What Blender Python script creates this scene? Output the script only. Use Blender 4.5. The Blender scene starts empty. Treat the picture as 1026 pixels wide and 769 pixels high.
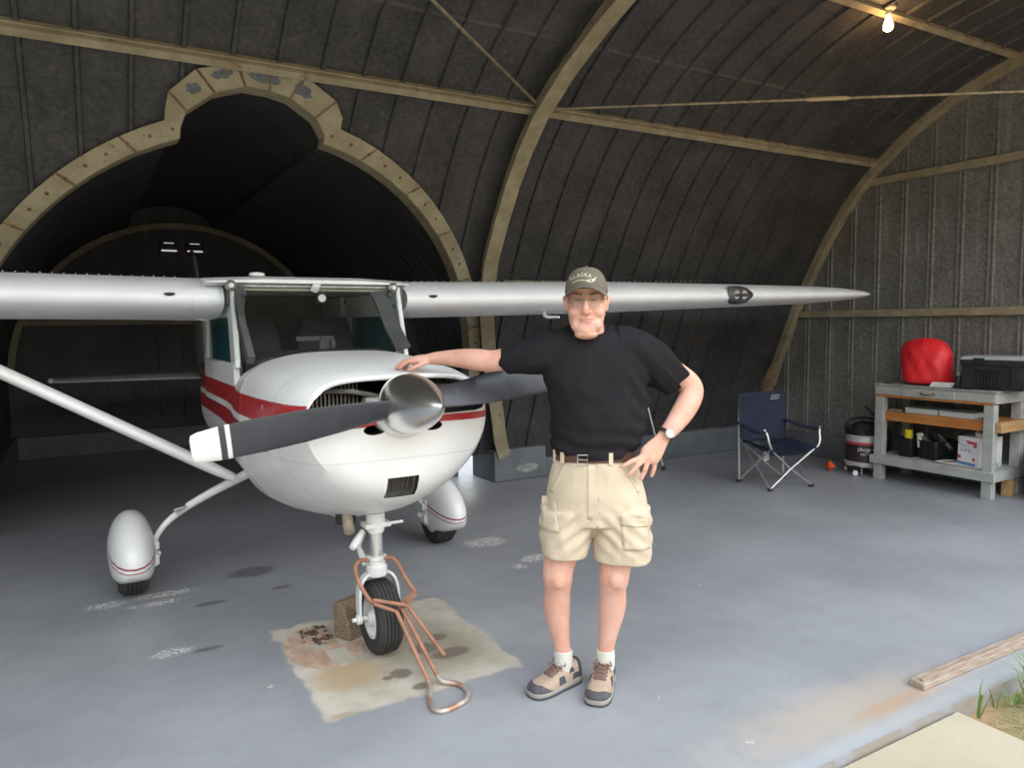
import bpy, bmesh, math, random
from math import sin, cos, pi, radians, sqrt
from mathutils import Vector, Matrix, noise
random.seed(7)
scene = bpy.context.scene
COL = scene.collection

# ---------------------------------------------------------------- camera
F_PX, W_PX, H_PX, CAM_H = 742.148, 1026.0, 769.0, 1.62
def _cam_matrix():
    d = lambda x, y: Vector((x - W_PX/2, -(y - H_PX/2), -F_PX)).normalized()
    ey, ex = d(80, 328), d(1795, 308)            # vanishing points of the hangar's depth and length
    ez = ex.cross(ey).normalized(); ex = ey.cross(ez).normalized()
    return Matrix((ex, ey, ez)).to_4x4()
cam_data = bpy.data.cameras.new('camera')
cam_data.sensor_width = 36.0
cam_data.lens = F_PX / W_PX * 36.0
cam_data.clip_start = 0.05; cam_data.clip_end = 300
cam = bpy.data.objects.new('camera', cam_data); COL.objects.link(cam)
cam.matrix_world = Matrix.Translation((0, 0, CAM_H)) @ _cam_matrix()
scene.camera = cam

# ---------------------------------------------------------------- view and daylight
vs = scene.view_settings
vs.view_transform = 'Standard'; vs.look = 'None'; vs.gamma = 1.0; vs.use_curve_mapping = False
vs.exposure = 1.25
scene.cycles.max_bounces = 10; scene.cycles.diffuse_bounces = 6
scene.cycles.glossy_bounces = 4; scene.cycles.transparent_max_bounces = 12
scene.cycles.sample_clamp_indirect = 6.0
world = bpy.data.worlds.new('world'); scene.world = world; world.use_nodes = True
wn = world.node_tree.nodes; wl = world.node_tree.links
bg = wn['Background']
tc = wn.new('ShaderNodeTexCoord'); sp = wn.new('ShaderNodeSeparateXYZ')
ramp = wn.new('ShaderNodeValToRGB')
wl.new(tc.outputs['Generated'], sp.inputs[0]); wl.new(sp.outputs['Z'], ramp.inputs[0])
ramp.color_ramp.elements[0].position = 0.0; ramp.color_ramp.elements[0].color = (.10, .12, .09, 1)
ramp.color_ramp.elements[1].position = 0.75; ramp.color_ramp.elements[1].color = (.80, .90, 1.0, 1)
e = ramp.color_ramp.elements.new(0.30); e.color = (1.0, 1.0, .98, 1); e = ramp.color_ramp.elements.new(0.17); e.color = (.16, .18, .15, 1)
wl.new(ramp.outputs[0], bg.inputs['Color']); bg.inputs['Strength'].default_value = 1.5
sun_d = bpy.data.lights.new('hazy_sun', 'SUN'); sun_d.energy = .5; sun_d.angle = radians(70); sun_d.color = (1, .96, .9)
sun = bpy.data.objects.new('hazy_sun', sun_d); COL.objects.link(sun)
sun.rotation_euler = (radians(58), 0, radians(38))

# ---------------------------------------------------------------- materials
def new_mat(name):
    m = bpy.data.materials.new(name); m.use_nodes = True
    nt = m.node_tree
    return m, nt, nt.nodes, nt.links, nt.nodes['Principled BSDF']
def c4(c): return (c[0], c[1], c[2], 1.0)
def mat(name, col, rough=.5, metal=0.0, col2=None, nscale=6.0, detail=4.0, lo=.35, hi=.65, bump=0.0, bscale=60.0, spec=.5, coat=0.0, stretch=None):
    m, nt, N, L, b = new_mat(name)
    b.inputs['Roughness'].default_value = rough; b.inputs['Metallic'].default_value = metal
    b.inputs['Specular IOR Level'].default_value = spec; b.inputs['Coat Weight'].default_value = coat
    if col2 is None: col2 = tuple(c * .88 for c in col)
    t = N.new('ShaderNodeTexCoord'); n = N.new('ShaderNodeTexNoise'); r = N.new('ShaderNodeValToRGB')
    src = t.outputs['Object']
    if stretch:
        mp = N.new('ShaderNodeMapping'); mp.inputs['Scale'].default_value = stretch
        L.new(src, mp.inputs['Vector']); src = mp.outputs[0]
    n.inputs['Scale'].default_value = nscale; n.inputs['Detail'].default_value = detail
    r.color_ramp.elements[0].position = lo; r.color_ramp.elements[0].color = c4(col2)
    r.color_ramp.elements[1].position = hi; r.color_ramp.elements[1].color = c4(col)
    L.new(src, n.inputs['Vector']); L.new(n.outputs['Fac'], r.inputs[0]); L.new(r.outputs[0], b.inputs['Base Color'])
    if bump:
        n2 = N.new('ShaderNodeTexNoise'); n2.inputs['Scale'].default_value = bscale; n2.inputs['Detail'].default_value = 3
        bp = N.new('ShaderNodeBump'); bp.inputs['Strength'].default_value = bump; bp.inputs['Distance'].default_value = .01
        L.new(src, n2.inputs['Vector']); L.new(n2.outputs['Fac'], bp.inputs['Height']); L.new(bp.outputs[0], b.inputs['Normal'])
    return m
class NT:
    """small helper for longer node graphs"""
    def __init__(s, name): s.m, s.nt, s.N, s.L, s.b = new_mat(name)
    def node(s, t, **kw):
        n = s.N.new(t)
        for k, v in kw.items(): setattr(n, k, v)
        return n
    def val(s, sock, v):
        if hasattr(v, 'is_linked'): s.L.new(v, sock)
        else: sock.default_value = v
    def math(s, op, a, b=0.0, c=None):
        n = s.node('ShaderNodeMath', operation=op); s.val(n.inputs[0], a); s.val(n.inputs[1], b)
        if c is not None: s.val(n.inputs[2], c)
        return n.outputs[0]
    def noise(s, vec, scale, detail=4, rough=.5):
        n = s.node('ShaderNodeTexNoise'); s.L.new(vec, n.inputs['Vector'])
        n.inputs['Scale'].default_value = scale; n.inputs['Detail'].default_value = detail; n.inputs['Roughness'].default_value = rough
        return n.outputs['Fac']
    def step(s, x, a, b):
        n = s.node('ShaderNodeMapRange', interpolation_type='SMOOTHSTEP'); s.val(n.inputs['Value'], x)
        n.inputs['From Min'].default_value = a; n.inputs['From Max'].default_value = b
        return n.outputs[0]
    def mix(s, f, a, b):
        n = s.node('ShaderNodeMix', data_type='RGBA'); s.val(n.inputs['Factor'], f)
        for k, v in ((6, a), (7, b)):
            if isinstance(v, tuple): n.inputs[k].default_value = c4(v)
            else: s.L.new(v, n.inputs[k])
        return n.outputs[2]
    def obj(s): return s.node('ShaderNodeTexCoord').outputs['Object']
    def map(s, vec, scale=(1, 1, 1), loc=(0, 0, 0), rot=(0, 0, 0)):
        n = s.node('ShaderNodeMapping'); s.L.new(vec, n.inputs[0]); n.inputs['Scale'].default_value = scale
        n.inputs['Location'].default_value = loc; n.inputs['Rotation'].default_value = rot; return n.outputs[0]
    def xyz(s, vec):
        n = s.node('ShaderNodeSeparateXYZ'); s.L.new(vec, n.inputs[0]); return n.outputs
    def bump(s, h, strength=.3, dist=.01):
        n = s.node('ShaderNodeBump'); n.inputs['Strength'].default_value = strength; n.inputs['Distance'].default_value = dist
        s.L.new(h, n.inputs['Height']); s.L.new(n.outputs[0], s.b.inputs['Normal'])
    def color(s, c): s.val(s.b.inputs['Base Color'], c if not isinstance(c, tuple) else c4(c))
def glass(name, tint, opacity, rough=.05):
    m, nt, N, L, b = new_mat(name)
    tr = N.new('ShaderNodeBsdfTransparent'); tr.inputs[0].default_value = (.93, .96, .96, 1)
    b.inputs['Base Color'].default_value = c4(tint); b.inputs['Roughness'].default_value = rough
    mx = N.new('ShaderNodeMixShader'); mx.inputs[0].default_value = opacity
    L.new(tr.outputs[0], mx.inputs[1]); L.new(b.outputs[0], mx.inputs[2]); L.new(mx.outputs[0], N['Material Output'].inputs[0])
    return m

# ---------------------------------------------------------------- mesh tools
def ring_ellipse(c, ax, ay, rx, ry, n=16, e=2.0):
    out = []
    for i in range(n):
        t = 2*pi*i/n; k = 2.0/e
        x = math.copysign(abs(cos(t))**k, cos(t))*rx; y = math.copysign(abs(sin(t))**k, sin(t))*ry
        out.append(Vector(c) + Vector(ax)*x + Vector(ay)*y)
    return out
def frames(path, up=None):
    P = [Vector(p) for p in path]; n = len(P); T = []
    for i in range(n):
        a = P[min(i+1, n-1)] - P[max(i-1, 0)]; T.append(a.normalized())
    u = Vector(up) if up is not None else (Vector((0, 0, 1)) if abs(T[0].z) < .9 else Vector((0, 1, 0)))
    out = []
    for i in range(n):
        u = (u - T[i]*u.dot(T[i])).normalized()
        out.append((P[i], T[i], u, T[i].cross(u)))
    return out
def smooth_path(pts, sub=6):
    P = [Vector(p) for p in pts]; n = len(P); out = []
    for i in range(n-1):
        p0, p1, p2, p3 = P[max(i-1, 0)], P[i], P[i+1], P[min(i+2, n-1)]
        for j in range(sub):
            t = j/sub
            out.append(.5*((2*p1) + (p2-p0)*t + (2*p0-5*p1+4*p2-p3)*t*t + (3*p1-p0-3*p2+p3)*t**3))
    out.append(P[-1]); return out
class MB:
    def __init__(s): s.v, s.f, s.mi = [], [], []
    def add(s, vs_, fs, mi=0):
        o = len(s.v); s.v += [Vector(p) for p in vs_]
        for f in fs: s.f.append([i+o for i in f]); s.mi.append(mi)
    def box(s, c, d, rot=None, mi=0, taper=1.0):
        hx, hy, hz = d[0]/2, d[1]/2, d[2]/2
        V = [Vector((x*hx*(taper if z > 0 else 1), y*hy*(taper if z > 0 else 1), z*hz)) for x in (-1, 1) for y in (-1, 1) for z in (-1, 1)]
        if rot is not None: V = [rot @ p for p in V]
        s.add([p + Vector(c) for p in V], [(0, 1, 3, 2), (4, 6, 7, 5), (0, 4, 5, 1), (2, 3, 7, 6), (0, 2, 6, 4), (1, 5, 7, 3)], mi); return s
    def rings(s, R, cap=True, closed=False, mi=0, loop=True):
        n = len(R[0]); V = [p for r in R for p in r]; Fc = []; m = len(R)
        for i in range(m if closed else m-1):
            a, b = i*n, ((i+1) % m)*n
            for j in range(n if loop else n-1):
                k = (j+1) % n; Fc.append((a+j, b+j, b+k, a+k))
        if cap and not closed and loop:
            Fc.append(list(range(n))); Fc.append([(m-1)*n + j for j in range(n)][::-1])
        s.add(V, Fc, mi); return s
    def tube(s, path, r, n=10, cap=True, closed=False, mi=0, up=None, flat=1.0, e=2.0):
        rr = r if isinstance(r, (list, tuple)) else [r]*len(path)
        fr = frames(path, up)
        s.rings([ring_ellipse(p, u, w, q*flat, q, n, e) for (p, t, u, w), q in zip(fr, rr)], cap, closed, mi); return s
    def bar(s, path, w, h, up=None, mi=0):
        R = []
        for (p, t, u, b) in frames(path, up):
            R.append([p + u*(h/2) + b*(w/2), p + u*(h/2) - b*(w/2), p - u*(h/2) - b*(w/2), p - u*(h/2) + b*(w/2)])
        s.rings(R, mi=mi); return s
    def sect(s, path, sec, up, mi=0):
        """sec: 2-D polygon (sideways, along up)"""
        ups = up if isinstance(up, list) else [up]*len(path); R = []
        for (p, t, u, b), q in zip(frames(path), ups):
            q = Vector(q); q = (q - t*q.dot(t)).normalized(); b = t.cross(q)
            R.append([p + b*x + q*y for x, y in sec])
        s.rings(R, mi=mi); return s
    def lathe(s, prof, M=None, n=24, mi=0, cap=True):
        M = M or Matrix.Identity(4)
        s.rings([[M @ Vector((r*cos(2*pi*i/n), r*sin(2*pi*i/n), z)) for i in range(n)] for r, z in prof], cap, mi=mi); return s
    def prism(s, poly, h, M=None, mi=0):
        M = M or Matrix.Identity(4)
        s.rings([[M @ Vector((x, y, z)) for x, y in poly] for z in (0, h)], mi=mi); return s
    def ball(s, c, r, n=16, m=10, rot=None, mi=0):
        if not isinstance(r, (tuple, list)): r = (r, r, r)
        R = []
        for i in range(m+1):
            t = -pi/2 + pi*i/m; t = max(min(t, pi/2-.02), -pi/2+.02)
            ring = [Vector((cos(t)*cos(2*pi*j/n)*r[0], cos(t)*sin(2*pi*j/n)*r[1], sin(t)*r[2])) for j in range(n)]
            if rot is not None: ring = [rot @ p for p in ring]
            R.append([p + Vector(c) for p in ring])
        s.rings(R, mi=mi); return s
    def build(s, name, mats, parent=None, bevel=0.0, seg=2, smooth=True, angle=38, origin=None, fix=True, subsurf=0):
        V = s.v
        if origin is None:
            lo = [min(p[k] for p in V) for k in range(3)]; hi = [max(p[k] for p in V) for k in range(3)]
            origin = Vector([(a+b)/2 for a, b in zip(lo, hi)])
        origin = Vector(origin)
        me = bpy.data.meshes.new(name)
        me.from_pydata([p - origin for p in V], [], s.f)
        for p, i in zip(me.polygons, s.mi): p.material_index = i
        if not isinstance(mats, (list, tuple)): mats = [mats]
        for m in mats: me.materials.append(m)
        if fix:
            b = bmesh.new(); b.from_mesh(me); bmesh.ops.recalc_face_normals(b, faces=b.faces); b.to_mesh(me); b.free()
        shade(me, smooth, angle)
        o = bpy.data.objects.new(name, me); COL.objects.link(o)
        place(o, origin, parent)
        if bevel:
            md = o.modifiers.new('bevel', 'BEVEL'); md.width = bevel; md.segments = seg; md.limit_method = 'ANGLE'; md.angle_limit = radians(40)
        if subsurf:
            md = o.modifiers.new('sub', 'SUBSURF'); md.levels = subsurf; md.render_levels = subsurf
        return o
def shade(me, smooth=True, angle=38):
    for p in me.polygons: p.use_smooth = smooth
    if smooth and angle < 179: me.set_sharp_from_angle(angle=radians(angle))
WPOS = {}
def place(o, world_pos, parent=None):
    """all objects are only translated against their parent"""
    WPOS[o] = Vector(world_pos)
    if parent is not None:
        o.parent = parent; o.location = WPOS[o] - WPOS[parent]
    else: o.location = WPOS[o]
def tag(o, label=None, cat=None, group=None, kind=None):
    for k, v in (('label', label), ('category', cat), ('group', group), ('kind', kind)):
        if v: o[k] = v
    return o
def thing(name, loc, label, cat, group=None):
    o = bpy.data.objects.new(name, None); COL.objects.link(o); o.empty_display_size = .1
    place(o, loc); return tag(o, label, cat, group)
def struct(o, label=None): return tag(o, label, kind='structure')
def evaluated(o):
    dg = bpy.context.evaluated_depsgraph_get(); dg.update()
    return bpy.data.meshes.new_from_object(o.evaluated_get(dg))
def bake(o):
    me = evaluated(o); old = o.data; o.modifiers.clear(); o.data = me; bpy.data.meshes.remove(old); return o
def cut(o, cutters):
    for c in cutters:
        md = o.modifiers.new('cut', 'BOOLEAN'); md.operation = 'DIFFERENCE'; md.object = c; md.solver = 'EXACT'
        md.material_mode = 'TRANSFER'
    bake(o)
    for c in cutters:
        WPOS.pop(c, None); m = c.data; bpy.data.objects.remove(c); bpy.data.meshes.remove(m)
    shade(o.data, True, 30); return o
def remesh(mb, name, mats, parent, voxel, smooth_it=4, fn=None, origin=None, angle=180):
    o = mb.build(name, mats, parent, origin=origin)
    md = o.modifiers.new('r', 'REMESH'); md.mode = 'VOXEL'; md.voxel_size = voxel; md.use_smooth_shade = True
    if smooth_it:
        sm = o.modifiers.new('s', 'SMOOTH'); sm.factor = .5; sm.iterations = smooth_it
    bake(o)
    if fn:
        off = WPOS[o]
        for v in o.data.vertices: v.co = fn(v.co + off) - off
    o.data.materials.clear()
    for m in (mats if isinstance(mats, (list, tuple)) else [mats]): o.data.materials.append(m)
    for p in o.data.polygons: p.material_index = 0
    shade(o.data, True, angle); return o
def text_mesh(body, size, extrude=.0006, shear=0.0, spacing=1.0):
    cu = bpy.data.curves.new('txt', 'FONT'); cu.body = body; cu.size = size; cu.extrude = extrude
    cu.align_x = 'CENTER'; cu.align_y = 'CENTER'; cu.shear = shear; cu.space_character = spacing; cu.resolution_u = 2
    o = bpy.data.objects.new('txt', cu); COL.objects.link(o)
    me = evaluated(o); V = [v.co.copy() for v in me.vertices]; Fc = [list(p.vertices) for p in me.polygons]
    bpy.data.objects.remove(o); bpy.data.curves.remove(cu); bpy.data.meshes.remove(me)
    return V, Fc
def add_text(mb, body, size, M, fn=None, mi=0, **kw):
    V, Fc = text_mesh(body, size, **kw)
    mb.add([(fn(p) if fn else M @ p) for p in V], Fc, mi); return mb
def basis(o, x, y, z=None):
    x = Vector(x).normalized(); y = Vector(y); y = (y - x*y.dot(x)).normalized(); z = x.cross(y)
    return Matrix.Translation(o) @ Matrix((x, y, z)).transposed().to_4x4()
# ================================================================ the hangar
XL, XR, YF = -5.08, 7.50, 1.85
PROF = [(6.63, .28), (6.56, .5), (6.45, .75), (6.34, 1.05), (6.23, 1.31), (6.13, 1.56), (6.02, 1.82), (5.82, 2.2), (5.64, 2.52), (5.44, 2.82), (5.23, 3.07), (5.0, 3.285), (4.66, 3.55), (4.3, 3.75), (3.98, 3.88), (3.65, 3.98), (3.2, 4.07), (2.7, 4.13), (2.2, 4.17), (1.8, 4.185)]
def yv(z):
    for (y0, z0), (y1, z1) in zip(PROF, PROF[1:]):
        if z0 <= z <= z1: return y0 + (y1-y0)*(z-z0)/(z1-z0)
    return PROF[0][0] if z < PROF[0][1] else PROF[-1][0]
def prof_from(z0):
    pts = [(yv(z0), z0)] + [p for p in PROF if p[1] > z0 + 1e-4]
    L = [0]
    for a, b in zip(pts, pts[1:]): L.append(L[-1] + math.dist(a, b))
    out, n = [], 36
    for i in range(n+1):
        t = L[-1]*i/n; k = 0
        while k < len(L)-2 and L[k+1] < t: k += 1
        w = (t-L[k])/(L[k+1]-L[k]); out.append((pts[k][0]+(pts[k+1][0]-pts[k][0])*w, pts[k][1]+(pts[k+1][1]-pts[k][1])*w))
    return out
TX, TZ = 1.21, .98
def outline(R, notch):
    (xa, za), (xb, zb) = notch[0], notch[-1]
    pts = [(TX-R, .28), (TX-R, .65)]
    a0, a1 = pi, math.acos((xa-TX)/R)
    pts += [(TX+R*cos(a0+(a1-a0)*i/18), TZ+R*sin(a0+(a1-a0)*i/18)) for i in range(19)]
    pts += notch
    b0 = math.acos((xb-TX)/R)
    pts += [(TX+R*cos(b0*(1-i/18)), TZ+R*sin(b0*(1-i/18))) for i in range(19)]
    return pts + [(TX+R, .65), (TX+R, .28)]
IN = outline(1.95, [(.63, 2.9), (.66, 2.99), (.82, 3.1), (1.0, 3.15), (1.15, 3.145), (1.29, 3.125), (1.48, 3.04), (1.56, 2.95)])
OUT = outline(2.065, [(.535, 3.0), (.55, 3.08), (.70, 3.2), (.93, 3.255), (1.15, 3.26), (1.37, 3.24), (1.60, 3.14), (1.665, 3.06)])
MID = [((a[0]+b[0])/2, (a[1]+b[1])/2) for a, b in zip(IN, OUT)]
def hole_z(x):
    best = None
    for (x0, z0), (x1, z1) in zip(MID, MID[1:]):
        if min(x0, x1) <= x <= max(x0, x1) and abs(x1-x0) > 1e-6:
            z = z0+(z1-z0)*(x-x0)/(x1-x0); best = z if best is None else max(best, z)
    return best

# --- surfaces
def sheet_metal(name, dark, light, rust, sc=1.0, spangle=.5):
    g = NT(name); o = g.obj()
    n1 = g.noise(o, 2.2*sc, 5, .6); n2 = g.noise(o, 26*sc, 6, .7)
    v = g.node('ShaderNodeTexVoronoi'); g.L.new(o, v.inputs['Vector']); v.inputs['Scale'].default_value = 55*sc
    f = g.math('ADD', g.math('MULTIPLY', g.step(n1, .3, .7), .55), g.math('MULTIPLY', g.step(n2, .35, .68), .45))
    vc = g.node('ShaderNodeSeparateColor'); g.L.new(v.outputs['Color'], vc.inputs[0])
    f = g.math('ADD', g.math('MULTIPLY', f, 1-spangle), g.math('MULTIPLY', vc.outputs[0], spangle))
    c = g.mix(f, dark, light)
    st = g.noise(g.map(o, (7, 7, .6)), 2.0, 4, .6)                    # streaks that ran down the sheets
    c = g.mix(g.math('MULTIPLY', g.step(st, .58, .78), .35), c, tuple(x*1.7 for x in light))
    rn = g.noise(o, 1.3*sc, 6, .65)
    c = g.mix(g.math('MULTIPLY', g.step(rn, .60, .72), .55), c, rust)
    g.color(c); g.b.inputs['Roughness'].default_value = .62; g.b.inputs['Metallic'].default_value = .25
    g.bump(n2, .15, .004); return g.m
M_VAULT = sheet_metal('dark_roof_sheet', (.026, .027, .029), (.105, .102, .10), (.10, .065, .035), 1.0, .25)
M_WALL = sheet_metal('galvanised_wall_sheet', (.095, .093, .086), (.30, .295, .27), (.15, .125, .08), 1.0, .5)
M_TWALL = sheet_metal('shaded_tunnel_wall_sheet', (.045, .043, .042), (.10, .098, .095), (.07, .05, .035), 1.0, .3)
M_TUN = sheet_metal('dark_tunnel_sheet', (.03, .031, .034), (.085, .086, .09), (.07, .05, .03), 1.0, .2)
def beam_paint(name, a, b, c):
    g = NT(name); o = g.obj()
    col = g.mix(g.step(g.noise(o, 5, 6, .65), .35, .7), a, b)
    col = g.mix(g.step(g.noise(o, 17, 6, .7), .60, .68), col, c)
    g.color(col); g.b.inputs['Roughness'].default_value = .75; g.bump(g.noise(o, 40, 4), .2, .004); return g.m
M_BEAM = beam_paint('tan_beam_paint', (.25, .21, .13), (.36, .315, .21), (.20, .12, .06))
M_ARCH = beam_paint('cream_arch_paint', (.29, .245, .155), (.38, .335, .225), (.22, .13, .07))
M_BARE = mat('bare_blue_grey_steel', (.14, .16, .17), .7, 0, (.09, .10, .11), 30)

g = NT('painted_concrete_floor'); geo = g.obj(); X, Y, Z = g.xyz(geo)[:3]
nA = g.noise(geo, .9, 5, .6); nB = g.noise(geo, 7, 6, .65); nC = g.noise(geo, 40, 5, .7); nD = g.noise(geo, 2.6, 5, .6)
col = g.mix(g.step(nA, .3, .7), (.25, .257, .28), (.325, .333, .356))
col = g.mix(g.math('MULTIPLY', g.step(nB, .5, .8), .35), col, (.20, .21, .235))
col = g.mix(g.math('MULTIPLY', g.step(nD, .62, .74), .25), col, (.38, .35, .31))
flake = g.math('MULTIPLY', g.step(g.noise(geo, 16, 4, .5), .69, .72), g.step(g.noise(geo, 1.7, 2, .5), .52, .66))
col = g.mix(g.math('MULTIPLY', flake, .8), col, (.62, .61, .57))
def disc(x, y, rx, ry, wob=.35, edge=.25, rot=0.0):
    dx, dy = g.math('SUBTRACT', X, x), g.math('SUBTRACT', Y, y)
    c, s_ = cos(rot), sin(rot)
    u = g.math('ADD', g.math('MULTIPLY', dx, c/rx), g.math('MULTIPLY', dy, s_/rx))
    w = g.math('ADD', g.math('MULTIPLY', dx, -s_/ry), g.math('MULTIPLY', dy, c/ry))
    r2 = g.math('SQRT', g.math('ADD', g.math('MULTIPLY', u, u), g.math('MULTIPLY', w, w)))
    r2 = g.math('ADD', r2, g.math('MULTIPLY', g.math('SUBTRACT', nB, .5), wob*2.2))
    return g.step(r2, 1.0+edge, 1.0-edge)
# white paint flakes by the wheels
for (x, y, rx, ry) in ((.36, 4.86, .16, .05), (.05, 4.84, .10, .05), (.30, 4.72, .14, .04), (2.52, 4.76, .14, .10), (2.65, 4.25, .13, .06), (2.45, 4.15, .05, .04), (.32, 3.95, .10, .05)):
    fl = g.math('MULTIPLY', disc(x, y, rx, ry, .5, .3), g.step(nC, .47, .53))
    col = g.mix(fl, col, (.66, .64, .60))
# bare square of concrete under the nose wheel
def side(v, a, b, e=.05):
    v2 = g.math('ADD', v, g.math('MULTIPLY', g.math('SUBTRACT', nB, .5), .16))
    return g.math('MULTIPLY', g.step(v2, a-e*.3, a+e*.3), g.step(v2, b+e*.3, b-e*.3))
bare = g.math('MULTIPLY', side(X, .785, 1.745), side(Y, 2.91, 3.96))
bcol = g.mix(g.step(nD, .35, .7), (.40, .36, .29), (.56, .52, .445))
bcol = g.mix(g.math('MULTIPLY', g.step(nB, .52, .75), .5), bcol, (.36, .29, .20))
bcol = g.mix(g.math('MULTIPLY', disc(1.0, 3.25, .16, .13, .5, .5), .75), bcol, (.40, .27, .14))
bcol = g.mix(g.math('MULTIPLY', disc(1.46, 3.35, .22, .32, .7, .6), .7), bcol, (.22, .185, .14))
col = g.mix(bare, col, bcol)
for (x, y, rx, ry) in ((1.52, 3.42, .05, .04), (1.50, 3.22, .10, .05), (1.21, 3.14, .05, .05), (1.14, 3.13, .026, .022), (1.41, 3.33, .07, .06), (1.25, 2.98, .05, .03)):
    col = g.mix(g.math('MULTIPLY', disc(x, y, rx, ry, .3, .25), .75), col, (.13, .10, .075))
for (x, y, rx, ry) in ((.58, 4.55, .09, .03), (.9, 5.0, .14, .10), (1.0, 4.6, .06, .03), (.47, 3.9, .07, .025)):
    col = g.mix(g.math('MULTIPLY', disc(x, y, rx, ry, .4, .3), .7), col, (.10, .10, .105))
# rusty run-off along the threshold
col = g.mix(g.math('MULTIPLY', disc(2.72, 1.86, .62, .16, .6, .7, -.03), .6), col, (.46, .38, .30))
col = g.mix(g.math('MULTIPLY', disc(2.9, 1.80, .26, .035, .6, .6), .55), col, (.42, .26, .14))
col = g.mix(g.math('MULTIPLY', disc(.86, 2.92, .05, .02, .6, .4), .6), col, (.36, .25, .14))
col = g.mix(g.math('MULTIPLY', disc(2.7, 1.70, 1.6, .035, .5, .8), .35), col, (.42, .47, .52))
crk = g.math('MULTIPLY', g.step(Y, 1.672, 1.664), g.step(g.math('ADD', nB, g.math('MULTIPLY', nC, .4)), .55, .75))
col = g.mix(g.math('MULTIPLY', crk, .8), col, (.30, .25, .19))
g.color(col)
g.val(g.b.inputs['Roughness'], g.math('ADD', g.math('MULTIPLY', nB, .25), g.math('ADD', .27, g.math('MULTIPLY', bare, .35))))
g.bump(nC, .08, .003); M_FLOOR = g.m

M_KERB = mat('grey_painted_kerb', (.155, .165, .18), .6, 0, (.10, .108, .118), 4, 6, .3, .7, .2, 30)
g = NT('pale_apron_concrete'); o = g.obj()
c = g.mix(g.step(g.noise(o, 1.2, 6, .6), .3, .7), (.38, .325, .235), (.455, .395, .295))
c = g.mix(g.step(g.noise(o, 60, 5, .7), .55, .75), c, (.36, .33, .26)); g.color(c)
g.b.inputs['Roughness'].default_value = .85; g.bump(g.noise(o, 90, 4), .2, .004); M_APRON = g.m
g = NT('dirt_and_dry_straw'); o = g.obj()
c = g.mix(g.step(g.noise(o, 3, 6, .6), .3, .7), (.30, .17, .09), (.38, .23, .13))
c = g.mix(g.step(g.noise(g.map(o, (8, 30, 8)), 1.5, 5, .7), .66, .74), c, (.45, .35, .22))
c = g.mix(g.step(g.noise(o, .35, 3, .5), .58, .68), c, (.20, .22, .09)); g.color(c)
g.b.inputs['Roughness'].default_value = .95; g.bump(g.noise(o, 30, 5), .6, .02); M_DIRT = g.m

# --- floor, apron, ground
b = MB(); b.box((1.2, 6.4, -.075), (12.9, 9.5, .15)); floor = struct(b.build('floor', M_FLOOR, origin=(0, 0, 0)), 'grey-blue painted concrete hangar floor')
b = MB(); b.box((-4.97, -4.2, -.08), (16.1, 11.68, .13)); struct(b.build('pavement', M_APRON, bevel=.008), 'pale concrete apron outside the hangar threshold')
b = MB(); R = []
for j in range(30):
    y = 1.645 - 40*(j/29.0)**2
    R.append([Vector((-40 + 90*i/60, y, -.06 + .02*noise.noise(Vector((i*.9, y*1.5, 0))))) for i in range(61)])
b.rings(R, loop=False, cap=False); struct(b.build('ground', M_DIRT), 'bare dirt and straw beside the concrete apron')

# --- curved back wall and roof in one sheet, standing seams every .285 m
b = MB(); rows = []; xs = []
x = XL
while x < XR - 1e-6: xs.append(x); x += .0475
xs.append(XR)
edge = [MID[0][0], MID[-1][0], .585, 1.62]
xs = sorted(set(xs + [q + d for q in edge for d in (-.002, .002)]))
for x in xs:
    z0 = hole_z(x) if MID[0][0] < x < MID[-1][0] else None
    rows.append([Vector((x, y, z)) for y, z in prof_from(z0 if z0 else .28)])
b.rings(rows, loop=False, cap=False)
k = 0; x = .064 - .2815*18
while x < XR:
    z0 = hole_z(x) if MID[0][0] < x < MID[-1][0] else None
    P = [Vector((x, y, z)) for y, z in prof_from((z0 or .28) + .01)]
    if XL < x: b.sect(P, [(-.020, -.004), (-.011, .022), (.011, .022), (.020, -.004)], [Vector((0, -1, -.4))]*len(P))
    k += 1; x += .2815
for zz in (2.05, 3.62):                                               # end laps of the sheets
    y = yv(zz)
    for xa, xb in ((XL, -.9), (3.25, XR)) if zz < 3 else ((XL, XR),):
        b.sect([Vector((xa, y-.004, zz)), Vector((xb, y-.004, zz))], [(-.012, 0), (-.012, .008), (.012, .008), (.012, 0)], Vector((0, -1, -.5)))
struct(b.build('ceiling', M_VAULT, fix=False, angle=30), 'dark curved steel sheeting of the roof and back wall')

# --- end walls
def end_wall(x, sgn, name, label):
    b = MB(); poly = [(YF, 0)] + [(6.63, 0)] + PROF + [(YF, 4.18)]
    V = [Vector((x, y, z)) for y, z in poly]; n = len(V)
    b.add(V + [p + Vector((.04*sgn, 0, 0)) for p in V], [list(range(n)), list(range(n, 2*n))[::-1]] + [(i, (i+1) % n, n+(i+1) % n, n+i) for i in range(n)])
    y = 2.1
    while y < 6.5:
        z1 = 4.15
        for (ya, za), (yb, zb) in zip(PROF, PROF[1:]):
            if yb <= y <= ya: z1 = za + (zb-za)*(y-ya)/(yb-ya)
        for dy in (-.022, .022):
            b.sect([Vector((x, y+dy, .25)), Vector((x, y+dy, z1-.02))], [(-.012, 0), (-.005, .018), (.005, .018), (.012, 0)], Vector((-sgn, 0, 0)))
        y += .291
    return struct(b.build(name, M_WALL, angle=30), label)
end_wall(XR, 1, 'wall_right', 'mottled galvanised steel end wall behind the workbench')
end_wall(XL, -1, 'wall_left', 'galvanised steel end wall beyond the wing')

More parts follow.
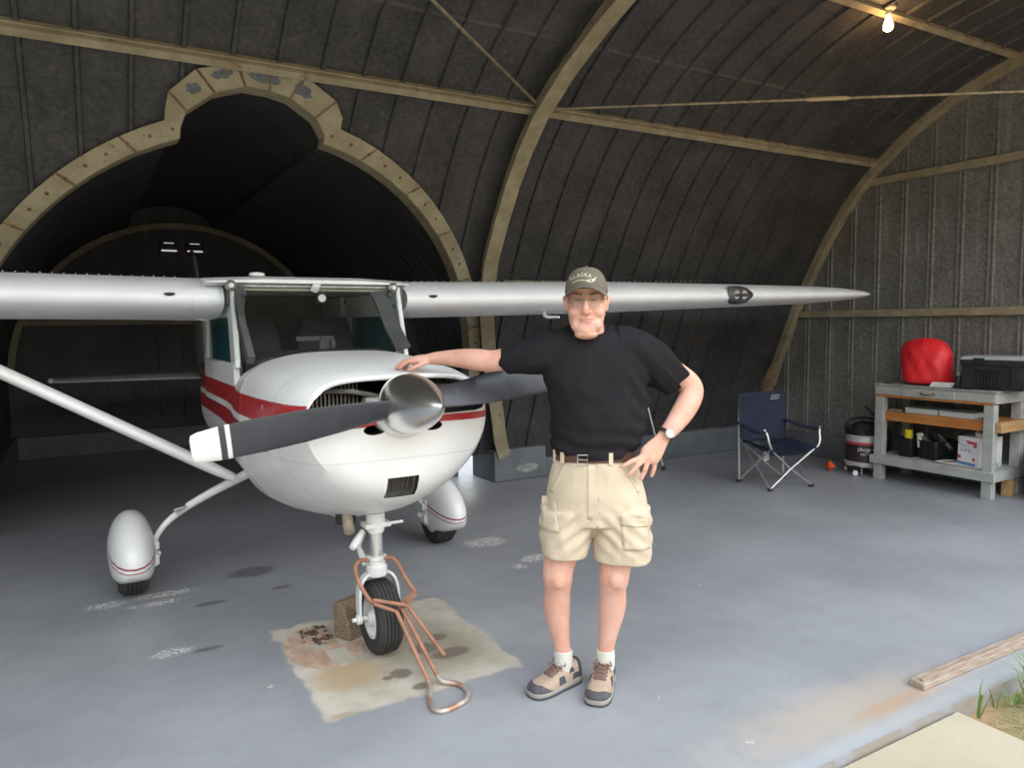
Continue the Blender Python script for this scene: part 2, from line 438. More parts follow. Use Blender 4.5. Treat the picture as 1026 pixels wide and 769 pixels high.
# --- tail tunnel
b = MB(); R = []
ys = [0, .02] + [i/24 for i in range(1, 25)]
for t in ys:
    ring = []
    for (x, z) in MID:
        y0 = yv(z) + .02; ring.append(Vector((x, y0 + (10.92-y0)*t, z)))
    R.append(ring)
b.rings(R, loop=False, cap=False)
yy = 5.5
while yy < 10.8:
    P = [Vector((x, yy, z)) for x, z in MID[2:21] if yy > yv(z)+.1]
    Q = [Vector((x, yy, z)) for x, z in MID[-21:-2] if yy > yv(z)+.1]
    for S in (P, Q):
        if len(S) > 2: b.sect(S, [(-.03, 0), (0, .008), (.03, 0)], [Vector((TX-p.x, 0, TZ-p.z)) for p in S])
    yy += .16
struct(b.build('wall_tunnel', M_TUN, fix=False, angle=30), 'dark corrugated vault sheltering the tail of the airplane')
b = MB(); V = [Vector((x, 10.92, z)) for x, z in [(MID[0][0], 0)] + MID + [(MID[-1][0], 0)]]; n = len(V)
b.add(V + [p + Vector((0, .04, 0)) for p in V], [list(range(n)), list(range(n, 2*n))[::-1]] + [(i, (i+1) % n, n+(i+1) % n, n+i) for i in range(n)])
for i in range(13):
    x = -.6 + i*.3
    b.box((x, 10.91, 1.4), (.03, .03, 2.2))
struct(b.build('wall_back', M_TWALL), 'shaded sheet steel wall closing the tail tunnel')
def arch_strip(inner, outer, name, m, label, yfun, d=.05, lip=.12, sub=1):
    b = MB(); R = []
    for (xi, zi), (xo, zo) in zip(inner, outer):
        yi, yo = yfun(zi), yfun(zo)
        R.append([Vector((xi, yi-d, zi)), Vector((xo, yo-d, zo)), Vector((xo, yo+.05, zo)), Vector((xi, yi+lip, zi))])
    b.rings(R); return struct(b.build(name, m, angle=25, bevel=.006), label)
arch_strip(IN, OUT, 'trim_1', M_ARCH, 'peeling cream arch frame round the tail opening', yv, .06, .10)
# bare patches where the cream paint has come off, and rust-stained seams between the frame's plates
b = MB(); b2 = MB()
def notch_pt(i, w): 
    a, c = IN[i], OUT[i]; x = a[0]+(c[0]-a[0])*w; z = a[1]+(c[1]-a[1])*w; return Vector((x, yv(z)-.063, z))
def lerp_pt(t, w):
    i = int(t); p, q = notch_pt(i, w), notch_pt(min(i+1, len(IN)-1), w); return p.lerp(q, t-i) - Vector((0, .003, 0))
n0 = 21
for t0, t1, w0, w1 in ((n0+1.3, n0+1.85, .25, .8), (n0+2.2, n0+2.85, .35, .9), (n0+3.1, n0+4.5, .2, .88), (n0+4.75, n0+5.5, .2, .8)):
    pts = []
    for q in range(16):
        a = 2*pi*q/16; rr = .75 + .45*noise.noise(Vector((q*1.7, t0, 3)))
        pts.append(lerp_pt((t0+t1)/2 + cos(a)*rr*(t1-t0)/2, min(.93, max(.08, (w0+w1)/2 + sin(a)*rr*(w1-w0)/2))))
    m = len(pts); b.add(pts + [p + Vector((0, .006, 0)) for p in pts], [list(range(m)), list(range(m, 2*m))[::-1]] + [(i, (i+1) % m, m+(i+1) % m, m+i) for i in range(m)])
struct(b.build('trim_1_bare_patch', M_BARE), 'blue-grey bare steel where the cream paint of the arch has peeled')
for i in list(range(3, 21, 3)) + [n0+1, n0+2, n0+3, n0+4, n0+5, n0+6] + list(range(n0+10, 46, 3)):
    b2.bar([notch_pt(i, .02), notch_pt(i, .98)], .012, .012, up=(0, -1, 0))
for i in range(3, 46):
    if not (n0-1 < i < n0+8): b2.ball(notch_pt(i, .5), .012, 8, 5)
M_RUST = mat('rusty_seam', (.26, .16, .08), .8, 0, (.13, .07, .04), 12)
struct(b2.build('trim_1_seams', M_RUST), 'rusty seams and bolts on the arch frame')
E1 = [(TX+1.93*cos(a), TZ+1.93*sin(a)) for a in [pi*(1-i/36) for i in range(37)]]
E2 = [(TX+2.01*cos(a), TZ+2.01*sin(a)) for a in [pi*(1-i/36) for i in range(37)]]
arch_strip(E1, E2, 'trim_2', M_BEAM, 'thin tan arch rib at the far end of the tunnel', lambda z: 10.86, .03, .03)

# --- steel ribs, purlins and girts
T_SEC = [(-.011, -.02), (-.011, .125), (-.052, .125), (-.052, .145), (.052, .145), (.052, .125), (.011, .125), (.011, -.02)]
def prof_path(z0, z1, xf):
    pts = [(yv(z0), z0)] + [p for p in PROF if z0 + .02 < p[1] < z1 - .02] + [(yv(z1), z1)]
    out, nrm = [], []
    for i, (y, z) in enumerate(pts):
        a, c = pts[max(i-1, 0)], pts[min(i+1, len(pts)-1)]
        t = Vector((0, c[0]-a[0], c[1]-a[1])).normalized(); out.append(Vector((xf(z), y, z))); nrm.append(Vector((0, -t.z, t.y)))
    return out, nrm
def beam(name, path, nrm, label, sec=T_SEC, m=None):
    b = MB(); b.sect(path, sec, nrm); return struct(b.build(name, m or M_BEAM, bevel=.003, angle=30), label)
def xrib(z):
    P = [(.28, 3.68), (.5, 3.59), (1.3, 3.31), (1.68, 3.20), (2.05, 3.11), (3.3, 3.13), (3.55, 3.17), (3.8, 3.21), (4.2, 3.26)]
    for (a, p), (c, q) in zip(P, P[1:]):
        if a <= z <= c: return p + (q-p)*(z-a)/(c-a)
    return 3.45
p, n = prof_path(.30, 4.18, xrib); beam('roof_beam', p, n, 'curved tan steel rib rising behind the man to the roof', [(x*1.32, y) for x, y in T_SEC])
p, n = prof_path(.72, 4.18, lambda z: XR-.07); beam('roof_beam', p, n, 'curved tan steel rib where the roof meets the right end wall', [(-.05, 0), (-.05, .10), (.055, .10), (.055, 0)])
p, n = prof_path(.30, 4.18, lambda z: -.98 - .2*max(0, z-2)); beam('roof_beam', p, n, 'curved tan steel rib left of the tail tunnel')
p, n = prof_path(.30, 4.18, lambda z: XL+.07); beam('roof_beam', p, n, 'curved tan steel rib at the left end wall')
nv = Vector((0, -.68, -.73))
for xa, xb, lab in ((XL, 3.14, 'long tan purlin above the cream arch'), (3.25, XR-.05, 'tan purlin running from the middle rib to the right end wall')):
    beam('roof_purlin_beam', [Vector((xa, 5.03, 3.31)), Vector((xb, 5.03, 3.31))], nv, lab, [(-.038, -.01), (-.038, .085), (-.028, .085), (-.016, .07), (-.01, .10), (.038, .10), (.038, .085), (.016, .055), (.016, -.01)])
beam('roof_purlin_beam', [Vector((XL, 3.66, 3.99)), Vector((XR-.05, 3.66, 3.99))], Vector((0, -.3, -.95)), 'high tan purlin carrying the light bulb', [(-.03, -.01), (-.03, .055), (.03, .055), (.03, -.01)])
beam('roof_purlin_beam', [Vector((3.36, yv(1.99), 1.99)), Vector((XR-.05, yv(1.99), 1.99))], Vector((0, -.9, -.4)), 'thin purlin low on the curved back wall behind the wing', [(-.02, -.01), (-.02, .05), (.02, .05), (.02, -.01)])
for z, y1 in ((1.675, 6.06), (3.08, 5.14)):
    beam('wall_girt_beam', [Vector((XR-.0, YF+.03, z)), Vector((XR-.0, y1, z))], Vector((-1, 0, 0)), ['upper', 'lower'][z < 2] + ' tan girt across the right end wall', [(-.038, 0), (-.038, .05), (.038, .05), (.038, 0)])
beam('wall_girt_beam', [Vector((-.72, 10.89, 1.68)), Vector((3.1, 10.89, 1.68))], Vector((0, -1, 0)), 'tan girt across the wall behind the tail', [(-.035, 0), (-.035, .05), (.035, .05), (.035, 0)])
beam('front_header_beam', [Vector((XL, YF-.02, 4.09)), Vector((XR, YF-.02, 4.09))], Vector((0, 0, 1)), 'header beam over the hangar opening', [(-.06, -.1), (-.06, .1), (.06, .1), (.06, -.1)])

# --- concrete kerbs
def kerb(name, x0, x1, y0, y1, h, lab): 
    b = MB(); b.box(((x0+x1)/2, (y0+y1)/2, h/2), (x1-x0, y1-y0, h)); return struct(b.build(name, M_KERB, bevel=.012), lab)
kerb('baseboard_back', 4.2, XR, 6.52, 6.95, .30, 'grey concrete kerb under the curved back wall')
kerb('baseboard_pier', 3.56, 4.195, 6.50, 7.0, .33, 'grey concrete pier carrying the middle rib')
kerb('baseboard_right', XR-.06, XR, YF, 6.52, .27, 'grey kerb under the right end wall')
kerb('baseboard_left', XL, -.82, 6.52, 6.95, .30, 'grey kerb left of the tunnel')
kerb('baseboard_tunnel_left', -.98, -.74, 6.95, 10.9, .28, 'grey kerb along the left side of the tunnel')
kerb('baseboard_tunnel_right', 3.12, 3.4, 7.0, 10.9, .28, 'grey kerb along the right side of the tunnel')
kerb('baseboard_tunnel_back', -.74, 3.12, 10.80, 10.9, .28, 'grey kerb across the end of the tunnel')
b = MB(); pts = [Vector((3.95 + .14*cos(2*pi*q/18)*(1+.35*noise.noise(Vector((q*.9, 1, 0)))), 6.496, .12 + .045*sin(2*pi*q/18)*(1+.5*noise.noise(Vector((q*1.3, 5, 0)))))) for q in range(18)]
b.add(pts + [p + Vector((0, .008, 0)) for p in pts], [list(range(18)), list(range(18, 36))[::-1]] + [(i, (i+1) % 18, 18+(i+1) % 18, 18+i) for i in range(18)])
struct(b.build('baseboard_pier_patch', mat('worn_concrete', (.32, .325, .32), .85, 0, (.17, .18, .19), 18)), 'worn pale patch on the concrete pier')
# ================================================================ the airplane
CX, PO = 1.21, Vector((1.21, 4.94, 0))
def paint_white(name, stripes):
    g = NT(name); o = g.obj()
    base = g.mix(g.step(g.noise(o, 3, 5, .6), .3, .7), (.72, .72, .71), (.80, .80, .80))
    base = g.mix(g.math('MULTIPLY', g.step(g.noise(o, 30, 5, .7), .62, .75), .25), base, (.62, .60, .55))
    if stripes:
        x, y, z = g.xyz(o)[:3]; wb = g.math('MULTIPLY', g.math('SUBTRACT', g.noise(o, 25, 3), .5), .006); z = g.math('ADD', z, wb)
        def band(z0, z1, y0=None):
            f = g.math('MULTIPLY', g.step(z, z0-.002, z0+.002), g.step(z, z1+.002, z1-.002))
            return f
        chip = g.step(g.noise(o, 22, 5, .7), .70, .66)
        b1 = band(1.178, 1.283)
        lo = g.math('MULTIPLY', g.step(z, 1.038, 1.042), g.step(z, 1.142, 1.138))
        ylim = g.math('MULTIPLY', lo, g.step(y, -1.50, -1.46))
        b1f = g.math('MULTIPLY', b1, g.math('MAXIMUM', g.step(y, -1.875, -1.865), g.step(z, 1.212, 1.209)))
        f = g.math('MULTIPLY', g.math('MAXIMUM', b1f, ylim), chip)
        base = g.mix(f, base, (.42, .028, .035))
        for ys in (-1.08, -1.62):                                    # panel joints
            d = g.math('ABSOLUTE', g.math('SUBTRACT', y, ys)); base = g.mix(g.math('MULTIPLY', g.step(d, .004, .002), .45), base, (.35, .34, .32))
        d = g.math('ABSOLUTE', g.math('SUBTRACT', z, 1.03)); fr = g.step(y, -1.10, -1.12)
        base = g.mix(g.math('MULTIPLY', g.math('MULTIPLY', g.step(d, .003, .0015), .35), fr), base, (.35, .34, .32))
    g.color(base); g.b.inputs['Roughness'].default_value = .32; g.b.inputs['Coat Weight'].default_value = .25; g.b.inputs['Coat Roughness'].default_value = .15
    return g.m
M_WHITE = paint_white('airplane_white_paint', False); M_STRIPED = paint_white('airplane_striped_paint', True)
M_WING = mat('silver_wing_paint', (.76, .77, .79), .40, .0, (.69, .70, .72), 4, 5, .3, .7, .03, 25)
M_DARK = mat('dark_cavity', (.018, .017, .016), .8, 0, (.03, .028, .025), 12)
M_GREYFR = mat('grey_cabin_frame', (.10, .10, .095), .6, .1, (.07, .07, .065), 8)
M_TAN = mat('tan_headliner', (.36, .33, .25), .8, 0, (.28, .25, .18), 6)
M_BLACKP = mat('satin_black_blade', (.030, .032, .042), .38, 0, (.045, .047, .058), 5, spec=.6)
M_CHROME = mat('polished_spinner', (.80, .79, .78), .30, 1.0, (.72, .71, .70), 6, 6, .3, .7)
M_STEEL = mat('worn_steel', (.50, .50, .49), .38, .85, (.36, .35, .33), 14)
M_RUBBER = mat('tyre_rubber', (.022, .022, .024), .78, 0, (.04, .038, .036), 10)
M_TEAL = glass('teal_window', (.01, .085, .095), .78, .12)
M_SCREEN = glass('windshield_glass', (.03, .035, .035), .14, .03)
M_TIPW = mat('white_tip_paint', (.75, .75, .74), .4)
M_RED = mat('red_stripe_paint', (.36, .03, .05), .4)
plane = thing('airplane', PO, 'white high-wing airplane with red stripes and polished spinner', 'airplane')
def pb(b, name, m, parent=None, **kw): return b.build(name, m, parent or plane, **kw)

def fsec(y, hw, zt, zb, zm, nt=3.1, nb=1.95, n=64):
    R = []
    for i in range(n):
        t = 2*pi*i/n; c, s = cos(t), sin(t); q = nt if s >= 0 else nb
        x = math.copysign(abs(c)**(2/q), c)*hw; z = zm + math.copysign(abs(s)**(2/q), s)*((zt-zm) if s >= 0 else (zm-zb))
        R.append(Vector((CX+x, y, z)))
    return R
COWL = [(3.035, .26, 1.30, 1.00, 1.20), (3.045, .36, 1.345, .92, 1.20), (3.07, .425, 1.378, .872, 1.20), (3.12, .455, 1.40, .825, 1.20), (3.2, .478, 1.418, .775, 1.195), (3.32, .50, 1.437, .725, 1.185), (3.5, .52, 1.455, .672, 1.175, 2.1), (3.7, .532, 1.470, .635, 1.165, 2.25), (3.88, .54, 1.480, .615, 1.155, 2.4)]
b = MB(); b.rings([fsec(*s[:5], nb=s[5] if len(s) > 5 else 1.95) for s in COWL])
# propeller boss
b2 = MB(); b2.rings([[Vector((CX + r*cos(a), y, 1.272 + r*sin(a))) for a in [radians(-190 + 200*i/28) for i in range(29)]] + [Vector((CX + r*.5, y, 1.30)), Vector((CX - r*.5, y, 1.30))] for r, y in ((.134, 2.99), (.143, 3.0), (.148, 3.03), (.15, 3.10))])
cowl = pb(b, 'cowling', M_STRIPED, origin=PO)
def cutter(poly, y0, y1):
    c = MB(); c.rings([[Vector((CX+x, y, z)) for x, z in poly] for y in (y0, y1)]); return c.build('cutter', M_DARK)
def inlet(s): 
    top = [(-.01, 1.378), (.10, 1.380), (.20, 1.378), (.28, 1.366), (.34, 1.344), (.385, 1.305), (.412, 1.265), (.416, 1.245)]
    bot = [(.405, 1.226), (.36, 1.218), (.25, 1.216), (-.01, 1.216)]
    p = [(s*x, z) for x, z in top + bot]; return cutter(p if s > 0 else p[::-1], 2.9, 3.6)
def slot(s):
    p = [(s*(.135 + .05*cos(a)), 1.165 + .022*sin(a)) for a in [2*pi*i/16 for i in range(16)]]; return cutter(p if s > 0 else p[::-1], 2.9, 3.2)
filt = cutter([(-.078, .845), (.070, .845), (.070, .945), (-.078, .945)], 2.9, 3.19)
cut(cowl, [inlet(1), inlet(-1), slot(1), slot(-1), filt])
pb(b2, 'cowl_boss', M_WHITE, cowl)
# rolled lip over the inlets
b = MB()
for s in (1, -1):
    P = [Vector((CX+s*x, 3.058 + .10*max(0, abs(x)-.16)**1.2*2.2, z)) for x, z in [(.0, 1.386), (.10, 1.388), (.20, 1.385), (.285, 1.373), (.348, 1.350), (.393, 1.310), (.419, 1.268), (.424, 1.240)]]
    b.tube(smooth_path(P, 4), .012, 8)
pb(b, 'inlet_lip', M_WHITE, cowl)
# engine cylinders with cooling fins in the inlets
M_FIN = mat('engine_fins', (.30, .28, .24), .6, .4, (.16, .14, .11), 20)
for s in (1, -1):
    b = MB()
    for i in range(12): b.box((CX+s*(.16+.018*i), 3.30, 1.29), (.006, .24, .17))
    b.lathe([(.07, 0), (.07, .24)], Matrix.Translation((CX+s*.14, 3.32, 1.29)) @ Matrix.Rotation(s*pi/2, 4, 'Y'), 20)
    b.tube([(CX+s*.08, 3.14, 1.30), (CX+s*.2, 3.13, 1.33), (CX+s*.34, 3.2, 1.33)], .012, 8)
    b.ball((CX+s*.115, 3.16, 1.275), (.035, .04, .035), 12, 8)
    pb(b, 'engine_cylinder', M_FIN)
FC, FRt = Vector((CX-.005, 3.118, .898)), Matrix.Rotation(radians(22), 3, 'X')
b = MB(); b.box(FC + FRt @ Vector((0, .035, 0)), (.15, .02, .105), FRt)
fo = pb(b, 'air_filter', mat('air_filter_mesh', (.05, .04, .032), .8, 0, (.09, .075, .06), 90))
b = MB()
for d, q in (((-.078, 0), (.012, .118)), ((.078, 0), (.012, .118)), ((0, .056), (.168, .010)), ((0, -.056), (.168, .010))):
    b.box(FC + FRt @ Vector((d[0], .015, d[1])), (q[0], .06, q[1]), FRt)
for i in range(6): b.box(FC + FRt @ Vector((-.06+i*.024, .022, 0)), (.002, .004, .10), FRt)
pb(b, 'filter_frame', M_STEEL, fo, bevel=.002)

# cabin tub and tail cone
TUB = [(3.885, .541, 1.480, .613, 1.155, 0), (4.1, .536, 1.462, .605, 1.14, .006), (4.4, .518, 1.43, .60, 1.12, .022), (5.0, .505, 1.39, .62, 1.10, .035), (5.5, .50, 1.39, .66, 1.10, .035), (5.9, .49, 1.40, .70, 1.10, .03)]
b = MB(); b.rings([[p + Vector((s[5], 0, 0)) for p in fsec(*s[:5], nb=2.4 if s[0] < 4 else 2.7)] for s in TUB]); fus = pb(b, 'fuselage', M_STRIPED, origin=PO)
b = MB(); b.rings([[p + Vector((.05, 0, 0)) for p in fsec(*s, nb=2.2, n=40)] for s in [(5.9, .44, 1.86, .70, 1.2), (6.4, .39, 1.70, .76, 1.2), (7.2, .30, 1.46, .86, 1.15), (8.2, .20, 1.30, .94, 1.1), (9.2, .10, 1.2, 1.0, 1.09), (9.75, .04, 1.15, 1.03, 1.08)]])
pb(b, 'tail_cone', M_STRIPED, origin=PO)
# cabin roof and its tan lining
b = MB(); b.rings([[Vector((CX+x, y, z)) for x, z in ((-.6, zb), (.6, zb), (.6, zt-.015), (.3, zt), (-.3, zt), (-.6, zt-.015))] for y, zb, zt in ((4.40, 1.862, 1.883), (4.5, 1.845, 1.905), (5.0, 1.84, 1.925), (5.9, 1.80, 1.89))])
pb(b, 'cabin_roof', M_WING, bevel=.004)
b = MB(); b.box((CX+.03, 5.12, 1.825), (.96, 1.4, .012)); b.box((CX+.04, 5.86, 1.6), (.84, .03, .45)); pb(b, 'headliner', M_TAN)
b = MB(); b.tube([(.74, 4.44, 1.845), (1.68, 4.44, 1.845)], .016, 12); b.box((1.22, 4.43, 1.84), (.045, .05, .06), Matrix.Rotation(.4, 3, 'Y'))
pb(b, 'windshield_tube', M_STEEL)
for xx in (.74, 1.70):
    b = MB(); b.lathe([(.02, 0), (.03, .01), (.03, .035), (.014, .05)], Matrix.Translation((xx, 4.42, 1.845)) @ Matrix.Rotation(pi/2, 4, 'X'), 16); pb(b, 'spar_bolt', M_STEEL)
for s in (-1, 1):
    x = CX + .035 + s*.497
    b = MB()
    b.sect([Vector((x-s*.015, 4.02, 1.44)), Vector((x-s*.01, 4.2, 1.62)), Vector((x-s*.03, 4.40, 1.80)), Vector((x-s*.03, 4.47, 1.86))], [(-.018, -.03), (.018, -.03), (.022, .03), (-.022, .03)], Vector((0, 1, -.8)))
    if s < 0: pb(b, 'windshield_post', M_GREYFR, bevel=.004)
    # door frame round the side window
    b = MB()
    b.sect([Vector((x+s*.003, 4.36, 1.37)), Vector((x-s*.005, 4.48, 1.84))], [(-.07, -.015), (.07, -.015), (.07, .015), (-.07, .015)], Vector((s, 0, 0)))
    b.sect([Vector((x+s*.003, 5.42, 1.37)), Vector((x-s*.01, 5.36, 1.84))], [(-.06, -.015), (.06, -.015), (.06, .015), (-.06, .015)], Vector((s, 0, 0)))
    b.box((x-s*.005, 4.92, 1.75), (.03, .95, .16)); b.box((x+s*.004, 4.89, 1.27), (.034, 1.12, .27)); b.box((x-s*.06, 5.64, 1.62), (.03, .52, .52))
    d = pb(b, 'door_frame', M_STRIPED, bevel=.006, origin=PO)
    b = MB(); P = [(4.46, 1.405), (5.36, 1.405), (5.32, 1.67), (4.52, 1.67)]
    b.rings([[Vector((x-s*.004 + dx, y, z)) for y, z in P] for dx in (-.003, .003)]); pb(b, 'side_window', M_TEAL, d)
    b = MB(); b.box((x-s*.02, 4.50, 1.80), (.10, .18, .13)); b.ball((x-s*.06, 4.40, 1.80), (.02, .012, .02), 12, 8); pb(b, 'wing_root_fitting', M_GREYFR, bevel=.01)
# right-hand fairing seen from inside
b = MB()
b.sect([Vector((1.60, 4.44, 1.845)), Vector((1.635, 4.40, 1.75)), Vector((1.665, 4.33, 1.60)), Vector((1.69, 4.22, 1.47))], [(-.05, -.01), (.05, -.01), (.05, .01), (-.05, .01)], Vector((0, 1, -.3)))
pb(b, 'post_cover', M_GREYFR, bevel=.003)
b = MB(); R = []
for j in range(9):
    t = j/8; row = []
    for i in range(25):
        u = -1 + i/12; bx = .535*u; yb = 3.96 + .12*abs(u)**2.5; zb = 1.484 - .055*abs(u)**3 + .004
        row.append(Vector((CX+bx, yb*(1-t)+4.445*t + .02*sin(pi*t)*-1, zb*(1-t)+1.862*t + .035*sin(pi*t)*(1-u*u*.4))))
    R.append(row)
b.rings(R, loop=False, cap=False); pb(b, 'windshield', M_SCREEN, angle=180)
b = MB(); b.rings([[Vector((CX+x, y, z)) for x, z in ((-.42, 1.2), (.42, 1.2), (.42, 1.43), (.34, 1.49+dz), (-.34, 1.49+dz), (-.42, 1.43))] for y, dz in ((4.06, -.04), (4.25, -.015), (4.42, -.015))]); pb(b, 'instrument_panel', M_DARK, bevel=.01)
M_SEAT = mat('dark_seat', (.05, .05, .055), .8)
for s in (-.25, .25):
    b = MB(); b.rings([ring_ellipse((CX+s, 5.05+.06*t, 1.25+.42*t), (1, 0, 0), (0, 1, 0), .21*(1-.25*t**3), .06, 20, 3.5) for t in (0, .3, .6, .8, .95, 1.0)]); pb(b, 'seat_back', M_SEAT)
b = MB(); b.box((1.33, 4.60, 1.50), (.09, .02, .10)); b.ball((1.365, 4.58, 1.50), (.02, .02, .035), 10, 8); b.box((1.22, 4.60, 1.535), (.16, .02, .03)); pb(b, 'headset', M_GREYFR, bevel=.004)
b = MB(); b.box((1.235, 4.36, 1.775), (.06, .05, .07)); cp = pb(b, 'compass', M_DARK, bevel=.01)
b = MB(); b.lathe([(.022, 0), (.022, .004)], Matrix.Translation((1.235, 4.334, 1.775)) @ Matrix.Rotation(pi/2, 4, 'X'), 20); pb(b, 'compass_dial', mat('white_dial', (.75, .76, .76), .4), cp)
b = MB(); b.rings([[Vector((CX-.28+x, 4.62+y, 1.915+z)) for x, y, z in [(.045*cos(a)*k, .03*sin(a)*k, h) for a in [2*pi*i/16 for i in range(16)]]] for k, h in ((1, 0), (1, .014), (.8, .02))]); pb(b, 'roof_vent', M_TIPW)

# spinner and propeller
HUB = Vector((CX, 2.985, 1.277)); AX = Vector((0, -1, .05)).normalized()
MH = basis(HUB, (1, 0, 0), Vector((0, 0, 1)).cross(Vector((0, 0, 1))) if False else AX.cross(Vector((1, 0, 0))))   # local z = forward
b = MB(); b.lathe([(.128, -.005), (.130, .03), (.124, .07), (.113, .12), (.097, .17), (.077, .22), (.054, .27), (.032, .31), (.013, .335), (.002, .345)], MH, 48)
spn = pb(b, 'spinner', M_CHROME, angle=60)
b = MB(); b.lathe([(.126, -.014), (.131, -.012), (.131, -.004), (.126, -.002)], MH, 48); pb(b, 'spinner_backplate', M_STEEL, spn)
ANG = radians(7.2)
for s, lab in ((-1, None), (1, None)):
    rad = (Vector((1, 0, 0))*cos(ANG) + Vector((0, 0, 1))*sin(ANG))*s; rad = (rad - AX*rad.dot(AX)).normalized()
    tan = AX.cross(rad); R = []; mi = []
    stations = [(.05, .10, .055, 55), (.12, .11, .05, 48), (.2, .125, .038, 40), (.32, .142, .026, 32), (.46, .152, .020, 26), (.60, .150, .016, 22), (.70, .146, .014, 19.5), (.745, .142, .013, 19), (.7455, .142, .013, 19), (.762, .141, .013, 18.6), (.7625, .141, .013, 18.6), (.785, .140, .012, 18), (.7855, .140, .012, 18), (.86, .122, .010, 17), (.883, .105, .008, 17), (.888, .07, .006, 17)]
    for r, ch, th, tw in stations:
        tw = radians(tw); cd = tan*cos(tw)*1 - AX*sin(tw)*1; nd = tan*sin(tw) + AX*cos(tw)
        P = []
        for q in range(20):
            a = 2*pi*q/20; xx = cos(a); P.append(HUB + AX*.055 + rad*r + cd*(xx*ch/2) + nd*(sin(a)*th/2*(1+.35*xx)))
        R.append(P)
    b = MB()
    for i in range(len(R)-1):
        m_i = 1 if (8 <= i <= 9 or i >= 12) else 0
        o = len(b.v); b.v += R[i] + R[i+1]
        for j in range(20): b.f.append([o+j, o+(j+1) % 20, o+20+(j+1) % 20, o+20+j]); b.mi.append(m_i)
    b.add(R[-1], [list(range(20))], 1)
    bm = b.build('propeller_blade', [M_BLACKP, M_TIPW], plane, angle=50)
# wings: main panels, tapered tips, dihedral about one degree
def foil(n=22):
    up, lo = [], []
    for i in range(n+1):
        t = i/n; x = 1 - cos(t*pi/2)
        yt = 5*.125*(.2969*sqrt(x) - .1260*x - .3516*x*x + .2843*x**3 - .1015*x**4); m, p = .02, .4
        yc = m/p**2*(2*p*x - x*x) if x < p else m/(1-p)**2*((1-2*p)+2*p*x-x*x)
        up.append((x, yc+yt)); lo.append((x, yc-yt))
    return up[::-1] + lo[1:]
FOIL = foil()
def wing(s):
    st = [(.60, 1.63, 4.43, 1.783, 1.0), (1.6, 1.63, 4.43, 1.799, 1.0), (2.55, 1.63, 4.43, 1.816, 1.0), (3.8, 1.40, 4.475, 1.838, .98), (5.0, 1.18, 4.53, 1.858, .92), (5.30, 1.10, 4.55, 1.864, .82), (5.52, .98, 4.58, 1.868, .66), (5.64, .80, 4.64, 1.870, .48), (5.70, .55, 4.72, 1.871, .28), (5.73, .3, 4.80, 1.871, .12)]
    R = []
    for d, c, y, z, k in st:
        R.append([Vector((CX+s*(d if d > .65 or s > 0 else .50), y + x*c, z - .010 + t*c*k*1.20 - x*c*.055)) for x, t in FOIL])
    b = MB(); b.rings(R)
    for i in range(50):                                               # rivet line
        d = .72 + .055*i; z = 1.783 + (d-.6)*.0168; b.ball((CX+s*d, 4.43+.30, z+.1215), (.005, .005, .003), 6, 4)
    w = pb(b, 'wing', M_WING, angle=50)
    for r, n in ((.843, 0),):
        b = MB(); b.rings([[Vector((CX+s*(d0+.002), y, z)) + Vector((0, 0, 0)) for y, z in [(4.43+x*1.63-.003 if x < .25 else 4.43+x*1.63, 1.773+t*1.63*1.215 - x*1.63*.055) for x, t in FOIL]] for d0, s_ in ((.498 if s < 0 else .598, 0), (.66, 0))]); pb(b, 'wing_root_cuff', M_WHITE if False else M_WING, w)
    b = MB(); c = Vector((CX+s*.78, 4.428, 1.80)); b.rings([[c + Vector((.028*cos(a), q, .014*sin(a) if sin(a) < 0 else .004*sin(a))) for a in [2*pi*i/16 for i in range(16)]] for q in (-.006, .03)]); pb(b, 'air_inlet', M_DARK, w)
    return w
wl_, wr_ = wing(-1), wing(1)
# landing light lens, pitot tube and red tip lamp on the wing in front of the bench
M_LENS = mat('landing_light_lens', (.035, .037, .04), .15, .2, (.12, .125, .13), 9, 3, .42, .62)
b = MB(); R = []
for i in range(9):
    u = -1 + i/4; x = 3.62 + .15*u; k = sqrt(max(0, 1-u*u))*.9 + .12; R.append([])
    for j in range(13):
        a = -1.25*k + 2.5*k*j/12 + .05
        R[-1].append(Vector((CX+x, 4.468 + .105*(1-cos(a)) - .006, 1.829 + .083*sin(a))))
b.rings(R, loop=False, cap=False); le = pb(b, 'landing_light', M_LENS, wr_)
b = MB()
for x in (3.58, 3.67): b.lathe([(.035, 0), (.045, -.012), (.045, -.016)], Matrix.Translation((CX+x, 4.464, 1.832)) @ Matrix.Rotation(pi/2, 4, 'X'), 16)
pb(b, 'lamp', M_STEEL, le)
b = MB(); b.tube([(2.955, 4.62, 1.74), (2.955, 4.60, 1.665), (2.968, 4.575, 1.655), (2.995, 4.47, 1.655)], [.014, .013, .012, .008], 10); pb(b, 'pitot_tube', M_TIPW, wr_)
b = MB(); b.ball((CX+5.735, 4.80, 1.872), (.02, .05, .018), 12, 8); pb(b, 'tip_lamp', mat('red_tip_lamp', (.5, .03, .04), .25), wr_)
b = MB(); b.tube([(.62, 4.80, 1.74), (.60, 4.78, 1.665), (.66, 4.78, 1.655)], .008, 8); pb(b, 'fuel_vent', M_TIPW, wl_)
